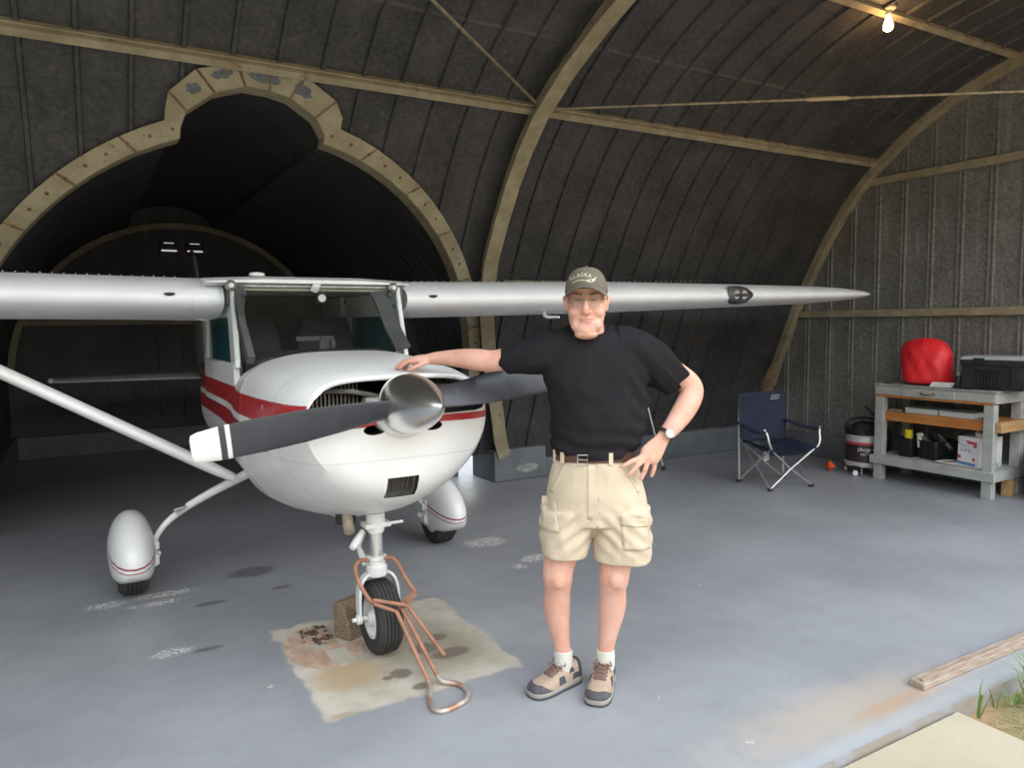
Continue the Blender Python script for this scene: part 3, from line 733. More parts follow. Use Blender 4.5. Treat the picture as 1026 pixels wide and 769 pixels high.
# wing struts
for s in (-1, 1):
    b = MB(); A, B = Vector((CX+s*.45, 4.70, .70)), Vector((CX+s*2.22, 4.95, 1.76)) if s < 0 else Vector((CX+2.53, 4.95, 1.685)); u = (B-A).normalized(); ay = Vector((0, 1, 0)); ay = (ay - u*ay.dot(u)).normalized(); az = u.cross(ay)
    b.rings([ring_ellipse(A+u*t, ay, az, .062*k, .036*k, 20) for t, k in ((0, .75), (.12, .95), (.2, 1), ((B-A).length-.1, 1), ((B-A).length, .8))]); pb(b, 'wing_strut', M_WHITE)
# tail surfaces
b = MB()
for s in (-1, 1): b.rings([[Vector((CX+s*d, y+x*c, 1.055 + t*c*.5)) for x, t in FOIL] for d, y, c in ((.04, 8.75, 1.0), (1.45, 9.0, .72), (1.52, 9.08, .6))])
pb(b, 'horizontal_stabilizer', M_WING)
b = MB(); b.box((CX-1.5, 9.0, 1.075), (.05, .12, .05), Matrix.Rotation(.4, 3, 'Y')); pb(b, 'stabilizer_tip', M_TIPW, bevel=.012)
b = MB(); b.rings([[Vector((CX + t*c*.7, y+x*c, z)) for x, t in FOIL] for z, y, c in ((1.15, 8.6, 1.15), (1.7, 9.0, .9), (2.4, 9.45, .55), (2.46, 9.52, .45))]); pb(b, 'tail_fin', M_STRIPED)
b = MB(); b.ball((CX, 9.72, 2.49), (.03, .05, .04), 10, 8); pb(b, 'tail_beacon', mat('red_beacon', (.4, .02, .02), .3))

# undercarriage
def tyre(name, c, R, w, tilt=0.0, parent=None, yaw=0.0):
    M = Matrix.Translation(c) @ Matrix.Rotation(yaw, 4, 'Z') @ Matrix.Rotation(tilt, 4, 'Y') @ Matrix.Rotation(pi/2, 4, 'Y')
    pr = []
    h = w/2
    pts = [(R*.56, -h*.72), (R*.66, -h*.95), (R*.80, -h), (R*.91, -h*.88), (R*.965, -h*.66)]
    for i in range(5):
        z = -h*.55 + i*h*.275; g_ = R*(1 - .02*(z/h)**2*2)
        pts += [(g_, z - h*.11), (g_, z + h*.11)]
        if i < 4: pts += [(g_-.007, z + h*.125), (g_-.007, z + h*.15)]
    pts += [(r, -z) for r, z in [(R*.965, -h*.66), (R*.91, -h*.88), (R*.80, -h), (R*.66, -h*.95), (R*.56, -h*.72)]]
    b = MB(); b.rings([[M @ Vector((r*cos(2*pi*i/40), r*sin(2*pi*i/40), z)) for i in range(40)] for r, z in pts], closed=True)
    t = b.build(name, M_RUBBER, parent or plane, angle=30)
    b = MB(); b.rings([[M @ Vector((r*cos(2*pi*i/32), r*sin(2*pi*i/32), z)) for i in range(32)] for r, z in [(R*.57, -h*.70), (R*.57, -h*.80), (R*.47, -h*.82), (R*.43, -h*.55), (R*.22, -h*.5), (R*.18, -h*.95), (.0001, -h*1.0)]], cap=False)
    b.rings([[M @ Vector((r*cos(2*pi*i/32), r*sin(2*pi*i/32), z)) for i in range(32)] for r, z in [(R*.57, h*.70), (R*.57, h*.80), (R*.47, h*.82), (R*.43, h*.55), (R*.22, h*.5), (R*.18, h*.95), (.0001, h*1.0)]], cap=False)
    for q in range(6):
        a = q*pi/3
        for sg in (-1, 1): b.ball(M @ Vector((R*.33*cos(a), R*.33*sin(a), sg*h*.53)), (.007,)*3, 6, 4)
    b.build('wheel_hub', M_TIPW, t); return t
NW = Vector((1.215, 3.42, .180))
tyre('nose_tyre', NW, .18, .135, 0, None, .0)
b = MB()
b.lathe([(.040, .60), (.046, .625), (.046, .70)], Matrix.Translation((CX, 3.44, 0)), 20); b.box((CX, 3.44, .64), (.13, .09, .022))
b.tube([(CX-.06, 3.46, .61), (CX-.11, 3.42, .565), (CX-.135, 3.40, .55)], [.014, .021, .016], 12); b.tube([(CX+.04, 3.40, .645), (CX+.12, 3.38, .65)], .008, 8)
ns = pb(b, 'nose_strut_collar', M_TIPW, bevel=.004)
b = MB(); b.lathe([(.034, .40), (.034, .63)], Matrix.Translation((CX, 3.44, 0)), 24); pb(b, 'nose_oleo', M_CHROME)
b = MB(); b.lathe([(.05, .385), (.052, .40), (.052, .43), (.044, .44), (.044, .46), (.050, .465), (.050, .48)], Matrix.Translation((CX, 3.44, 0)), 24)
b.tube(smooth_path([(CX-.04, 3.50, .42), (CX-.055, 3.54, .50), (CX-.04, 3.50, .585)], 5), .010, 8); b.tube([(CX-.03, 3.47, .43), (CX-.055, 3.55, .50)], .012, 8)
pb(b, 'torque_link', M_TIPW)
b = MB()
P = [(CX-.098, 3.43, .18), (CX-.100, 3.43, .26), (CX-.092, 3.435, .34), (CX-.06, 3.44, .388), (CX, 3.44, .402), (CX+.06, 3.44, .388), (CX+.092, 3.435, .34), (CX+.100, 3.43, .26), (CX+.098, 3.43, .18)]
b.bar(smooth_path(P, 5), .055, .014, up=(-1, 0, 0))
for s in (-1, 1): b.lathe([(.026, -.012), (.026, .012)], Matrix.Translation((CX+s*.10, 3.43, .18)) @ Matrix.Rotation(pi/2, 4, 'Y'), 16)
b.tube([(CX-.135, 3.43, .18), (CX+.135, 3.43, .18)], .011, 10)
pb(b, 'nose_fork', M_TIPW, bevel=.003)
b = MB(); b.tube([(1.075, 3.47, .72), (1.075, 3.45, .65), (1.072, 3.42, .625)], .026, 16); b.tube([(1.072, 3.418, .623), (1.072, 3.425, .630)], .021, 14); pb(b, 'exhaust_pipe', mat('tan_exhaust', (.42, .35, .27), .6, .2, (.30, .24, .18), 20))
b = MB(); b.rings([ring_ellipse((CX-.13+dx, 3.50, .652), (1, 0, 0), (0, 1, 0), .05, .05, 14) for dx in (0, .0)][:1] + [ring_ellipse((CX-.13, 3.50, .70), (1, 0, 0), (0, 1, 0), .05, .05, 14)]); pb(b, 'exhaust_cutout', M_DARK)
b = MB(); b.rings([[Vector((CX+x, y, z)) for x, z in ((-.16, .70), (-.11, zb), (.11, zb), (.16, .70))] for y, zb in ((3.55, .66), (3.7, .62), (4.0, .585), (4.15, .605))]); pb(b, 'belly_fairing', M_WHITE, bevel=.02)
def main_gear(s, x, y):
    c = Vector((x, y, .2)); sx = s
    t = tyre('main_tyre', Vector((x, y, .196)), .196, .165, 0)
    b = MB(); R = []
    pr = [(-.36, .012, .015, .25), (-.345, .045, .07, .25), (-.30, .078, .125, .255), (-.22, .104, .178, .262), (-.10, .118, .222, .27), (.02, .12, .232, .272), (.16, .112, .20, .27), (.30, .088, .14, .262), (.42, .05, .07, .25), (.5, .012, .015, .24)]
    for dy, hw, hz, zc in pr:
        ring = []
        for i in range(32):
            a = 2*pi*i/32; xx = math.copysign(abs(cos(a))**(.92 if sin(a) > 0 else .35), cos(a))*hw*1.08; zz = sin(a)*hz*(1.04 if sin(a) > 0 else 1); z = zc + zz*(1.0 if zz > 0 else .72)
            z = max(z, .125 + .05*max(0, dy)**2)
            ring.append(Vector((x+xx, y+dy, z)))
        R.append(ring)
    b.rings(R)
    g = NT('wheel_fairing_paint'); o = g.obj(); X_, Y_, Z_ = g.xyz(o)[:3]
    zz = g.math('SUBTRACT', Z_, g.math('MULTIPLY', g.math('ADD', Y_, .36), .22))
    f = None
    for z0, z1 in ((-.028, -.018), (-.054, -.048)):
        q = g.math('MULTIPLY', g.step(zz, z0-.002, z0+.001), g.step(zz, z1+.002, z1-.001)); f = q if f is None else g.math('MAXIMUM', f, q)
    f = g.math('MULTIPLY', f, g.step(Y_, .34, .32))
    g.color(g.mix(f, (.74, .74, .735), (.30, .03, .06))); g.b.inputs['Roughness'].default_value = .3; g.b.inputs['Coat Weight'].default_value = .2
    fr = pb(b, 'wheel_fairing', g.m, origin=(x, y, .27), angle=60)
    b = MB(); xi = x - s*.125
    b.box((xi, y-.02, .25), (.02, .10, .17)); b.box((xi-s*.012, y-.03, .29), (.03, .05, .05)); b.ball((xi-s*.015, y+.01, .22), .025, 10, 8); b.box((xi-s*.01, y-.06, .205), (.025, .03, .06)); pb(b, 'brake_bracket', M_TIPW, fr, bevel=.004)
    b = MB(); P = smooth_path([(CX+s*.30, 4.86, .70), (CX+s*.42, 4.88, .645), (CX+s*.60, 4.92, .555), (CX+s*.75, 4.945, .465), (CX+s*.84, 4.96, .38), (x-s*.12, 4.97, .29)], 5)
    b.tube(P, [.032-.0007*i for i in range(len(P))], 12, flat=1.0); lg = pb(b, 'landing_gear_leg', M_WHITE)
    b = MB(); q = Vector((CX+s*.74, 4.93, .485)); b.box(q + Vector((0, -.03, .03)), (.07, .08, .012), Matrix.Rotation(s*.2, 3, 'Y')); b.box(q + Vector((s*.01, -.02, .01)), (.012, .02, .05)); pb(b, 'foot_step', M_STEEL, lg, bevel=.003)
main_gear(-1, .20, 4.98); main_gear(1, 2.235, 4.96)
# ================================================================ things standing about
M_GREYWOOD = mat('grey_painted_wood', (.40, .41, .385), .7, 0, (.31, .315, .295), 9, 6, .3, .7, .15, 40)
M_ORWOOD = mat('orange_varnished_wood', (.50, .20, .05), .45, 0, (.36, .13, .03), 5, 6, .3, .7, .05, 30, stretch=(6, 1, 6))
M_RAWWOOD = mat('raw_pine', (.52, .33, .16), .65, 0, (.40, .23, .10), 5, 6, .3, .7, .05, 30, stretch=(2, 8, 8))
M_BLACKPL = mat('black_plastic', (.013, .013, .015), .55, 0, (.022, .022, .025), 8, spec=.25)
M_GREYPL = mat('grey_plastic', (.38, .385, .39), .4, 0, (.30, .305, .31), 8)
M_ALU = mat('aluminium_tube', (.68, .68, .68), .32, .9, (.58, .58, .58), 12)
M_BRASS = mat('aged_brass', (.30, .21, .09), .4, .8, (.18, .12, .05), 20)

# --- workbench against the right end wall
X0, X1, Y0, Y1 = 6.90, 7.42, 3.455, 4.585
wb = thing('workbench', ((X0+X1)/2, (Y0+Y1)/2, 0), 'grey painted wooden workbench with a drawer and orange middle shelf', 'workbench')
b = MB(); b.box(((X0+X1)/2, (Y0+Y1)/2, .958), (X1-X0+.03, Y1-Y0+.03, .024)); b.build('bench_top', mat('worn_grey_top', (.33, .335, .32), .75, 0, (.20, .20, .19), 7, 6), wb, bevel=.003)
b = MB()
for c, d in (((X0, (Y0+Y1)/2, .905), (.02, Y1-Y0, .08)), ((X1, (Y0+Y1)/2, .905), (.02, Y1-Y0, .08)), (((X0+X1)/2, Y0, .90), (X1-X0, .02, .09)), (((X0+X1)/2, Y1, .90), (X1-X0, .02, .09))): b.box(c, d)
b.build('apron_rail', M_GREYWOOD, wb, bevel=.003)
b = MB(); b.box((X0+.004, (Y0+Y1)/2, .852), (.03, Y1-Y0-.02, .024)); b.build('wood_strip', M_ORWOOD, wb, bevel=.002)
b = MB(); b.box((X0-.014, 4.045, .900), (.016, .50, .076)); dr = b.build('drawer', M_GREYWOOD, wb, bevel=.004)
b = MB(); b.tube(smooth_path([(X0-.02, 4.105, .902), (X0-.042, 4.09, .897), (X0-.046, 4.045, .894), (X0-.042, 4.0, .897), (X0-.02, 3.985, .902)], 4), .006, 8)
for y in (4.105, 3.985): b.box((X0-.024, y, .902), (.006, .022, .018))
b.build('drawer_handle', M_BRASS, dr)
for x, y, h in ((X0+.03, Y0+.045, .845), (X0+.03, Y1-.045, .845), (X1-.03, Y0+.045, .86), (X1-.03, Y1-.045, .86)):
    b = MB(); b.box((x, y, h/2), (.075, .088, h)); b.build('leg', M_GREYWOOD, wb, bevel=.004)
b = MB(); b.box(((X0+X1)/2, (Y0+Y1)/2, .242), (X1-X0, Y1-Y0, .018))
b.box((X0-.016, (Y0+Y1)/2, .205), (.03, Y1-Y0+.06, .085)); b.box((X1+.012, (Y0+Y1)/2, .205), (.02, Y1-Y0, .085)); b.box(((X0+X1)/2, Y0-.012, .205), (X1-X0, .024, .085)); b.box(((X0+X1)/2, Y1+.012, .205), (X1-X0, .024, .085))
b.build('lower_shelf', M_GREYWOOD, wb, bevel=.004)
b = MB(); b.box(((X0+X1)/2+.02, (Y0+Y1)/2, .648), (X1-X0-.02, Y1-Y0+.03, .09)); b.build('middle_shelf', M_ORWOOD, wb, bevel=.003)
b = MB(); b.box(((X0+X1)/2+.05, Y0-.028, .672), (X1-X0+.06, .04, .045)); b.box(((X0+X1)/2+.05, Y0-.03, .625), (X1-X0+.06, .045, .046)); b.build('shelf_end_board', M_RAWWOOD, wb, bevel=.003)
b = MB(); b.box((7.215, 3.475, .079), (.055, .09, .158)); b.build('support_block', M_RAWWOOD, wb, bevel=.003)

# --- red sack on the bench
def sack():
    b = MB(); R = []; cx, cy = 7.12, 4.19
    for i in range(19):
        t = i/18; z = .972 + .455*t
        prof = [(0, .20), (.06, .235), (.25, .245), (.5, .248), (.7, .232), (.86, .19), (.95, .13), (1.0, .05)]
        for (a, p), (c, q) in zip(prof, prof[1:]):
            if a <= t <= c: r = p + (q-p)*(t-a)/(c-a); break
        ring = []
        for j in range(40):
            a = 2*pi*j/40
            k = 1 + .20*noise.noise(Vector((cos(a)*1.3, sin(a)*1.3, z*4 + 3))) + .09*noise.noise(Vector((cos(a)*5, sin(a)*5, z*9)))
            sl = 1 + .12*sin(a)*(t-.4)
            ring.append(Vector((cx + .78*r*k*cos(a), cy + .03*(t-.3) + .98*r*k*sl*sin(a), z + .014*noise.noise(Vector((cos(a)*3, sin(a)*3, t*4)))*(t > .05))))
        R.append(ring)
    b.rings(R); return b
o = sack().build('red_sack', mat('red_nylon', (.80, .025, .035), .45, 0, (.72, .02, .028), 5, 4, .3, .7, .25, 9), subsurf=1, angle=180)
tag(o, 'bulky red cloth sack sitting on the workbench', 'sack')
b = MB(); b.tube(smooth_path([(7.0, 4.45, .98), (6.94, 4.47, .978), (6.93, 4.52, .978), (6.97, 4.50, .978)], 4), .004, 6); b.build('drawstring', M_BLACKPL, o)

# --- black tool chest with a grey lid
tcx, tcy = 7.09, 3.55; TR = Matrix.Rotation(radians(14), 3, 'Z')
tb = thing('tool_chest', (tcx, tcy, .97), 'black plastic tool chest with grey lid at the end of the workbench', 'tool chest')
def tpt(x, y, z): return Vector((tcx, tcy, .97)) + TR @ Vector((x, y, z))
def tbox(b, c, d, **k): b.box(tpt(*c), d, TR, **k)
b = MB(); b.rings([[tpt(x*k, y*k2, z) for x, y in ((-.15, -.245), (.15, -.245), (.15, .245), (-.15, .245))] for z, k, k2 in ((.003, .88, .93), (.015, .90, .945), (.225, .98, .99))])
for i in range(9): tbox(b, (-.142, -.02+.026*i-.03, .10), (.016, .009, .15))
tbox(b, (-.150, .0, .175), (.014, .30, .012)); tbox(b, (-.146, .19, .11), (.014, .10, .19)); tbox(b, (-.146, -.19, .11), (.014, .10, .19))
b.build('chest_body', M_BLACKPL, tb, bevel=.006)
b = MB(); b.rings([[tpt(x*k, y*k, z) for x, y in ((-.158, -.252), (.158, -.252), (.158, .252), (-.158, .252))] for z, k in ((.22, 1.0), (.268, 1.0))]); b.build('chest_rim', M_BLACKPL, tb, bevel=.005)
b = MB(); b.rings([[tpt(x*k, y*k, z) for x, y in ((-.158, -.252), (.158, -.252), (.158, .252), (-.158, .252))] for z, k in ((.268, 1.01), (.285, 1.0), (.302, .93))]); b.build('chest_lid', M_GREYPL, tb, bevel=.008)
b = MB(); tbox(b, (-.166, .10, .262), (.02, .085, .05)); tbox(b, (-.178, .10, .27), (.012, .055, .018)); b.build('latch', M_BLACKPL, tb, bevel=.004)
b = MB(); b.tube(smooth_path([tpt(-.165, .06, .17), tpt(-.185, .03, .155), tpt(-.185, -.07, .155), tpt(-.165, -.10, .17)], 4), .008, 8); b.build('carry_handle', M_BLACKPL, tb)
# --- spray cans beside the chest
for k, (x, y, col, lab) in enumerate(((6.965, 3.81, (.06, .06, .065), 'small dark spray can in front of the tool chest corner'), (7.10, 3.86, (.22, .10, .09), 'dull reddish spray can half behind the red sack'))):
    t = thing('spray_can', (x, y, .97), lab, 'spray can'); M = Matrix.Translation((x, y, .971))
    b = MB(); b.lathe([(.028, 0), (.030, .004), (.030, .105), (.024, .118)], M, 20); b.build('can_body', mat('can_paint', col, .3, .4), t)
    b = MB(); b.lathe([(.022, .118), (.022, .145), (.012, .15), (.004, .152)], M, 16); b.build('can_cap', M_GREYPL, t)
b = MB(); R_ = Matrix.Rotation(.25, 3, 'Z')
for i in range(4): b.box((6.945+.003*i, 3.95-.004*i, .978+.011*i), (.09, .19, .009), R_ @ Matrix.Rotation(.03*i, 3, 'Z'))
tag(b.build('paper_stack', mat('white_paper', (.72, .71, .70), .7), bevel=.002), 'white pad of papers between red sack and tool chest', 'papers')

# --- on the middle shelf: clear organiser cases and loose hardware
M_CLEAR = glass('clear_plastic', (.78, .80, .79), .6, .2)
for (x, y, r, lab) in ((7.09, 4.16, .02, 'left clear plastic organiser case on the orange shelf'), (7.08, 3.82, -.03, 'clear plastic organiser case nearer the tool chest end of the orange shelf')):
    t = thing('organizer_case', (x, y, .693), lab, 'organizer case'); Rr = Matrix.Rotation(r, 3, 'Z')
    b = MB(); b.box((x, y, .7165), (.24, .31, .045), Rr); b.build('case_body', M_CLEAR, t, bevel=.004)
    b = MB()
    for i in range(6): b.box(Vector((x, y, .7155)) + Rr @ Vector((0, -.12+.048*i, 0)), (.22, .003, .036), Rr)
    for i in range(3): b.box(Vector((x, y, .7155)) + Rr @ Vector((-.07+.07*i, 0, 0)), (.003, .29, .036), Rr)
    b.build('divider', mat('frosted_divider', (.55, .56, .55), .5), t)
    b = MB(); b.box((x, y, .7415), (.25, .32, .008), Rr); b.build('case_lid', M_CLEAR, t, bevel=.002)
b = MB()
for i in range(70):
    p = (7.03 + random.uniform(-.09, .10), random.choice((random.uniform(3.52, 3.63), random.uniform(4.36, 4.53))), .703); k = random.uniform(.007, .016)
    b.box(p, (k*2.2, k, k), Matrix.Rotation(random.uniform(0, 3), 3, 'Z') @ Matrix.Rotation(random.uniform(-.3, .3), 3, 'X'))
tag(b.build('loose_hardware', mat('zinc_bits', (.50, .50, .48), .4, .5, (.22, .21, .20), 60)), 'loose nuts, bolts and small parts strewn on the orange shelf', 'hardware', kind='stuff')

# --- on the lower shelf
M_BIN = mat('black_bin', (.012, .012, .014), .4)
def bin_(x, y, w, d, h, rot, lab):
    t = thing('storage_bin', (x, y, .251), lab, 'bin'); R3 = Matrix.Rotation(rot, 3, 'Z'); P = lambda a, c, z: Vector((x, y, .252)) + R3 @ Vector((a, c, z))
    def rr(k, z, sx=0): return [P(q.x, q.y, z) for q in ring_ellipse((0, 0, 0), (1, 0, 0), (0, 1, 0), w/2*k-sx, d/2*k-sx, 32, 7)]
    b = MB(); b.rings([rr(.88, 0), rr(.9, .01), rr(.98, h-.015), rr(1.03, h-.015), rr(1.03, h), rr(.97, h, .0), rr(.86, .012)]); b.build('bin_body', M_BIN, t, angle=50)
    b = MB()
    for i in range(10): b.bar([P(-w/2*.90, -d*.40+d*.8*i/9, .02), P(-w/2*.985, -d*.42+d*.84*i/9, h-.03)], .006, .004, up=(-1, 0, 0)); 
    b.build('bin_rib', M_BIN, t); return t
bin_(7.08, 4.325, .20, .15, .19, .0, 'narrow black bin on the low shelf holding the yellow bottle')
bin_(7.16, 4.085, .32, .225, .185, -.2, 'wide ribbed black bin full of tools on the low shelf')
yb = thing('bottle', (7.06, 4.325, .27), 'yellow squeeze bottle standing in the narrow black bin', 'bottle')
M = Matrix.Translation((7.06, 4.325, .27)); b = MB(); b.lathe([(.034, 0), (.036, .01), (.036, .17), (.030, .19)], M, 20); b.build('bottle_body', mat('yellow_plastic', (.75, .62, .01), .4), yb)
b = MB(); b.lathe([(.038, .165), (.038, .245), (.034, .25), (.004, .251)], M, 20); b.build('bottle_cap', mat('yellow_cap', (.78, .66, .01), .4), yb)
M_TOOL = mat('grey_tool', (.22, .22, .24), .45, .3, (.10, .10, .11), 15)
for (x, y, z, a, l, lab) in ((7.06, 4.14, .43, .7, .22, 'grey caulking tool leaning in the wide black bin'), (7.13, 4.02, .44, -.9, .24, 'grey pistol-handled tool lying across the wide black bin'), (7.22, 4.12, .43, .2, .2, 'dark tool at the back of the wide black bin')):
    t = thing('hand_tool', (x, y, z), lab, 'tool'); u = Vector((.2, cos(a), .45)).normalized()
    b = MB(); b.tube([Vector((x, y, z))-u*l*.5, Vector((x, y, z))+u*l*.35], .02, 10); b.build('tool_barrel', M_TOOL, t)
    b = MB(); b.tube([Vector((x, y, z))+u*l*.1, Vector((x-.02, y, z))+u*l*.25+Vector((0, .05, .02))], .012, 8); b.build('tool_handle', M_BLACKPL, t)
b = MB(); b.tube([(7.045, 4.20, .36), (7.04, 4.205, .45)], .022, 12); b.tube([(7.04, 4.205, .45), (7.035, 4.205, .48), (7.03, 4.17, .49)], [.018, .026, .016], 10)
tag(b.build('spray_nozzle_bottle', mat('cream_plastic', (.70, .68, .58), .5)), 'small cream trigger bottle beside the yellow bottle', 'bottle')
b = MB(); R = []
for k, z in ((1.0, .254), (1.06, .262), (1.03, .272), (.9, .272), (.82, .262)):
    R.append([Vector((7.03, 3.885, z)) + Matrix.Rotation(-.35, 3, 'Z') @ q for q in ring_ellipse((0, 0, 0), (1, 0, 0), (0, 1, 0), .09*k, .085*k, 32, 2.6)])
b.rings(R); tq = Vector((6.955, 3.95, .268)); b.tube(smooth_path([tq, tq+Vector((-.03, .02, .002)), tq+Vector((-.035, -.015, .002)), tq+Vector((-.01, -.025, .002))], 4), .008, 8)
tag(b.build('shallow_tray', mat('bone_plastic', (.55, .52, .46), .5)), 'shallow bone-coloured tray lying in front of the bins', 'tray')
# the wipes box
bx = thing('wipes_box', (7.12, 3.68, .251), 'white carton with red and blue print on the low bench shelf', 'box')
BR = Matrix.Rotation(radians(-10), 3, 'Z'); BP = lambda x, y, z: Vector((7.12, 3.68, .252)) + BR @ Vector((x, y, z))
b = MB(); b.box(BP(0, 0, .1375), (.30, .205, .275), BR); b.build('carton', mat('white_carton', (.74, .74, .75), .6), bx, bevel=.002)
M_PRED = mat('print_red', (.56, .045, .10), .55); M_PBLUE = mat('print_blue', (.10, .25, .50), .55); M_PINK = mat('print_pale', (.62, .60, .68), .6); M_NAVY = mat('print_navy', (.06, .09, .20), .5)
def flat(b, pts, d=.0012, face='x'):
    V = [BP(-.1512, y, z) if face == 'x' else BP(y, -.1037, z) for y, z in pts]; n = len(V); q = BR @ Vector((-d, 0, 0) if face == 'x' else (0, -d, 0))
    b.add(V + [v+q for v in V], [list(range(n)), list(range(n, 2*n))[::-1]] + [(i, (i+1) % n, n+(i+1) % n, n+i) for i in range(n)])
b = MB(); flat(b, [(.098, .045), (-.075, .038), (-.075, .012), (.098, .02)]); flat(b, [(-.10, .035), (.10, .035), (.10, .012), (-.10, .012)], face='y'); b.build('blue_band', M_PBLUE, bx)
for pts, fc in (([(.03, .245), (-.085, .235), (-.085, .185), (-.05, .185), (-.05, .21), (.0, .215)], 'x'), ([(.098, .225), (.075, .205), (.098, .205)], 'x'), ([(.098, .105), (.07, .10), (.07, .07), (.098, .075)], 'x'), ([(-.045, .09), (-.07, .085), (-.07, .06), (-.045, .065)], 'x'),
                ([(-.09, .25), (.0, .25), (.0, .20), (-.05, .19), (-.09, .2)], 'y'), ([(-.06, .10), (.0, .10), (.0, .07), (-.06, .07)], 'y')):
    b = MB(); flat(b, pts, face=fc); b.build('red_print', M_PRED, bx)
b = MB(); flat(b, [(.075, .21), (.02, .215), (-.02, .205), (-.02, .175), (.075, .175)]); flat(b, [(.095, .255), (.045, .25), (.045, .235), (.095, .24)]); flat(b, [(-.035, .215), (-.055, .213), (-.055, .115), (-.035, .12)]); b.build('pale_print', M_PINK, bx)
b = MB()
for i, ch in enumerate('DDD'):
    y = .06 - .038*i; add_text(b, ch, .040, basis(BP(-.1525, y, .15), BR @ Vector((0, -1, 0)), (0, 0, 1)))
b.build('lettering', M_NAVY, bx)
b = MB(); b.ball(BP(-.06, -.035, .29), (.035, .03, .03), 12, 8); b.ball(BP(-.05, -.01, .30), (.02, .02, .03), 10, 8); b.ball(BP(-.07, -.055, .285), (.02, .02, .024), 10, 8); b.build('tissue', mat('white_tissue', (.72, .72, .70), .8), bx)

# --- refuse bin at the right edge of the picture
cx, cy = 7.29, 3.15
rb = thing('refuse_bin', (cx, cy, 0), 'dark green refuse bin with black liner beside the workbench', 'refuse bin')
M = Matrix.Translation((cx, cy, 0)); b = MB(); b.lathe([(.15, 0), (.155, .01), (.19, .40), (.20, .40), (.20, .42), (.185, .42), (.15, .02)], M, 36); b.build('bin_shell', mat('green_plastic', (.015, .06, .045), .5), rb)
b = MB(); R = []
for z, k in ((.23, .205), (.30, .212), (.40, .214), (.435, .21), (.44, .195), (.40, .185)):
    R.append([M @ Vector((cos(a)*(k+.004*sin(9*a)), sin(a)*(k+.004*sin(7*a)), z + .03*noise.noise(Vector((cos(a)*2, sin(a)*2, z)))*(z < .35))) for a in [2*pi*i/48 for i in range(48)]])
b.rings(R, cap=False); b.build('liner', M_BLACKPL, rb)

# --- workshop vacuum
vx, vy = 7.06, 4.80; V0 = Matrix.Translation((vx, vy, 0))
va = thing('workshop_vacuum', (vx, vy, 0), 'round black and silver workshop vacuum between folding chair and bench', 'vacuum cleaner')
b = MB(); b.lathe([(.175, .085), (.19, .09), (.195, .10), (.195, .135), (.185, .14)], V0, 40); b.build('drum_base', mat('silver_plastic', (.55, .54, .53), .35, .3), va)
b = MB(); b.lathe([(.184, .138), (.184, .33)], V0, 40); drum = b.build('drum', mat('dark_maroon_wrap', (.03, .018, .02), .4), va)
b = MB(); b.lathe([(.186, .318), (.187, .335), (.186, .345)], V0, 40); b.build('red_band', mat('red_band', (.42, .05, .06), .4), drum)
b = MB(); b.lathe([(.184, .345), (.182, .40), (.165, .415)], V0, 40); b.build('drum_collar', mat('silver_collar', (.52, .50, .49), .4, .3), va)
b = MB(); b.lathe([(.168, .413), (.165, .45), (.145, .50), (.10, .535), (.04, .545)], V0, 36); b.box((vx-.13, vy+.08, .47), (.10, .07, .07)); b.box((vx-.10, vy-.10, .46), (.08, .06, .05))
b.tube(smooth_path([(vx-.16, vy+.10, .42), (vx-.17, vy+.11, .50), (vx-.12, vy+.09, .565), (vx+.0, vy+.02, .585), (vx+.10, vy-.05, .56)], 5), .012, 8); b.build('motor_head', M_BLACKPL, va, bevel=.004)
b = MB(); b.tube([(vx-.10, vy-.02, .56), (vx+.16, vy-.14, .46)], .014, 8); b.bar([(vx+.02, vy+.02, .70), (vx+.13, vy-.12, .53)], .05, .03); b.tube(smooth_path([(vx+.13, vy-.12, .53), (vx+.19, vy-.16, .40), (vx+.21, vy-.10, .22), (vx+.19, vy+.05, .12)], 6), .022, 10); b.build('hose', M_BLACKPL, va)
for k in range(4):
    a = radians(100 + 90*k); p = Vector((vx+.195*cos(a), vy+.195*sin(a), 0))
    b = MB(); b.box(p + Vector((-.02*cos(a), -.02*sin(a), .085)), (.07, .07, .03), Matrix.Rotation(a, 3, 'Z')); b.tube([p + Vector((0, 0, .075)), p + Vector((0, 0, .05))], .009, 8); cs = b.build('caster_arm', M_BLACKPL, va)
    b = MB(); b.lathe([(.026, -.011), (.028, 0), (.026, .011)], Matrix.Translation(p + Vector((0, 0, .028))) @ Matrix.Rotation(a+.6, 4, 'Z') @ Matrix.Rotation(pi/2, 4, 'Y'), 18); b.build('caster_wheel', M_TIPW, cs)
b = MB(); b.tube([(vx-.17, vy-.09, .09), (vx-.17, vy-.09, .02)], .008, 8); b.build('drain_pin', M_STEEL, va)
def on_drum(z0, a0): 
    return lambda p: Vector((vx, vy, 0)) + Vector((cos(a0+p.x/.186)*(.1855+p.z), sin(a0+p.x/.186)*(.1855+p.z), z0+p.y))
aw = math.atan2(-vy, -vx) - .05
b = MB(); add_text(b, 'shop·vac', .062, None, on_drum(.275, aw + .30), spacing=1.05); add_text(b, 'WET / DRY', .028, None, on_drum(.222, aw + .22)); b.build('lettering', M_TIPW, drum)
b = MB(); c = Vector((6.86, 5.06, .055))
for a in (0, pi/2): b.ball(c, (.03, .022+.045*(a == 0), .022+.033*(a > 0)), 14, 8)
b.ball(c, (.036, .045, .04), 14, 8)
tag(b.build('orange_nozzle', mat('orange_plastic', (.75, .10, .01), .45)), 'small bright orange fitting on the floor beside the vacuum', 'fitting')

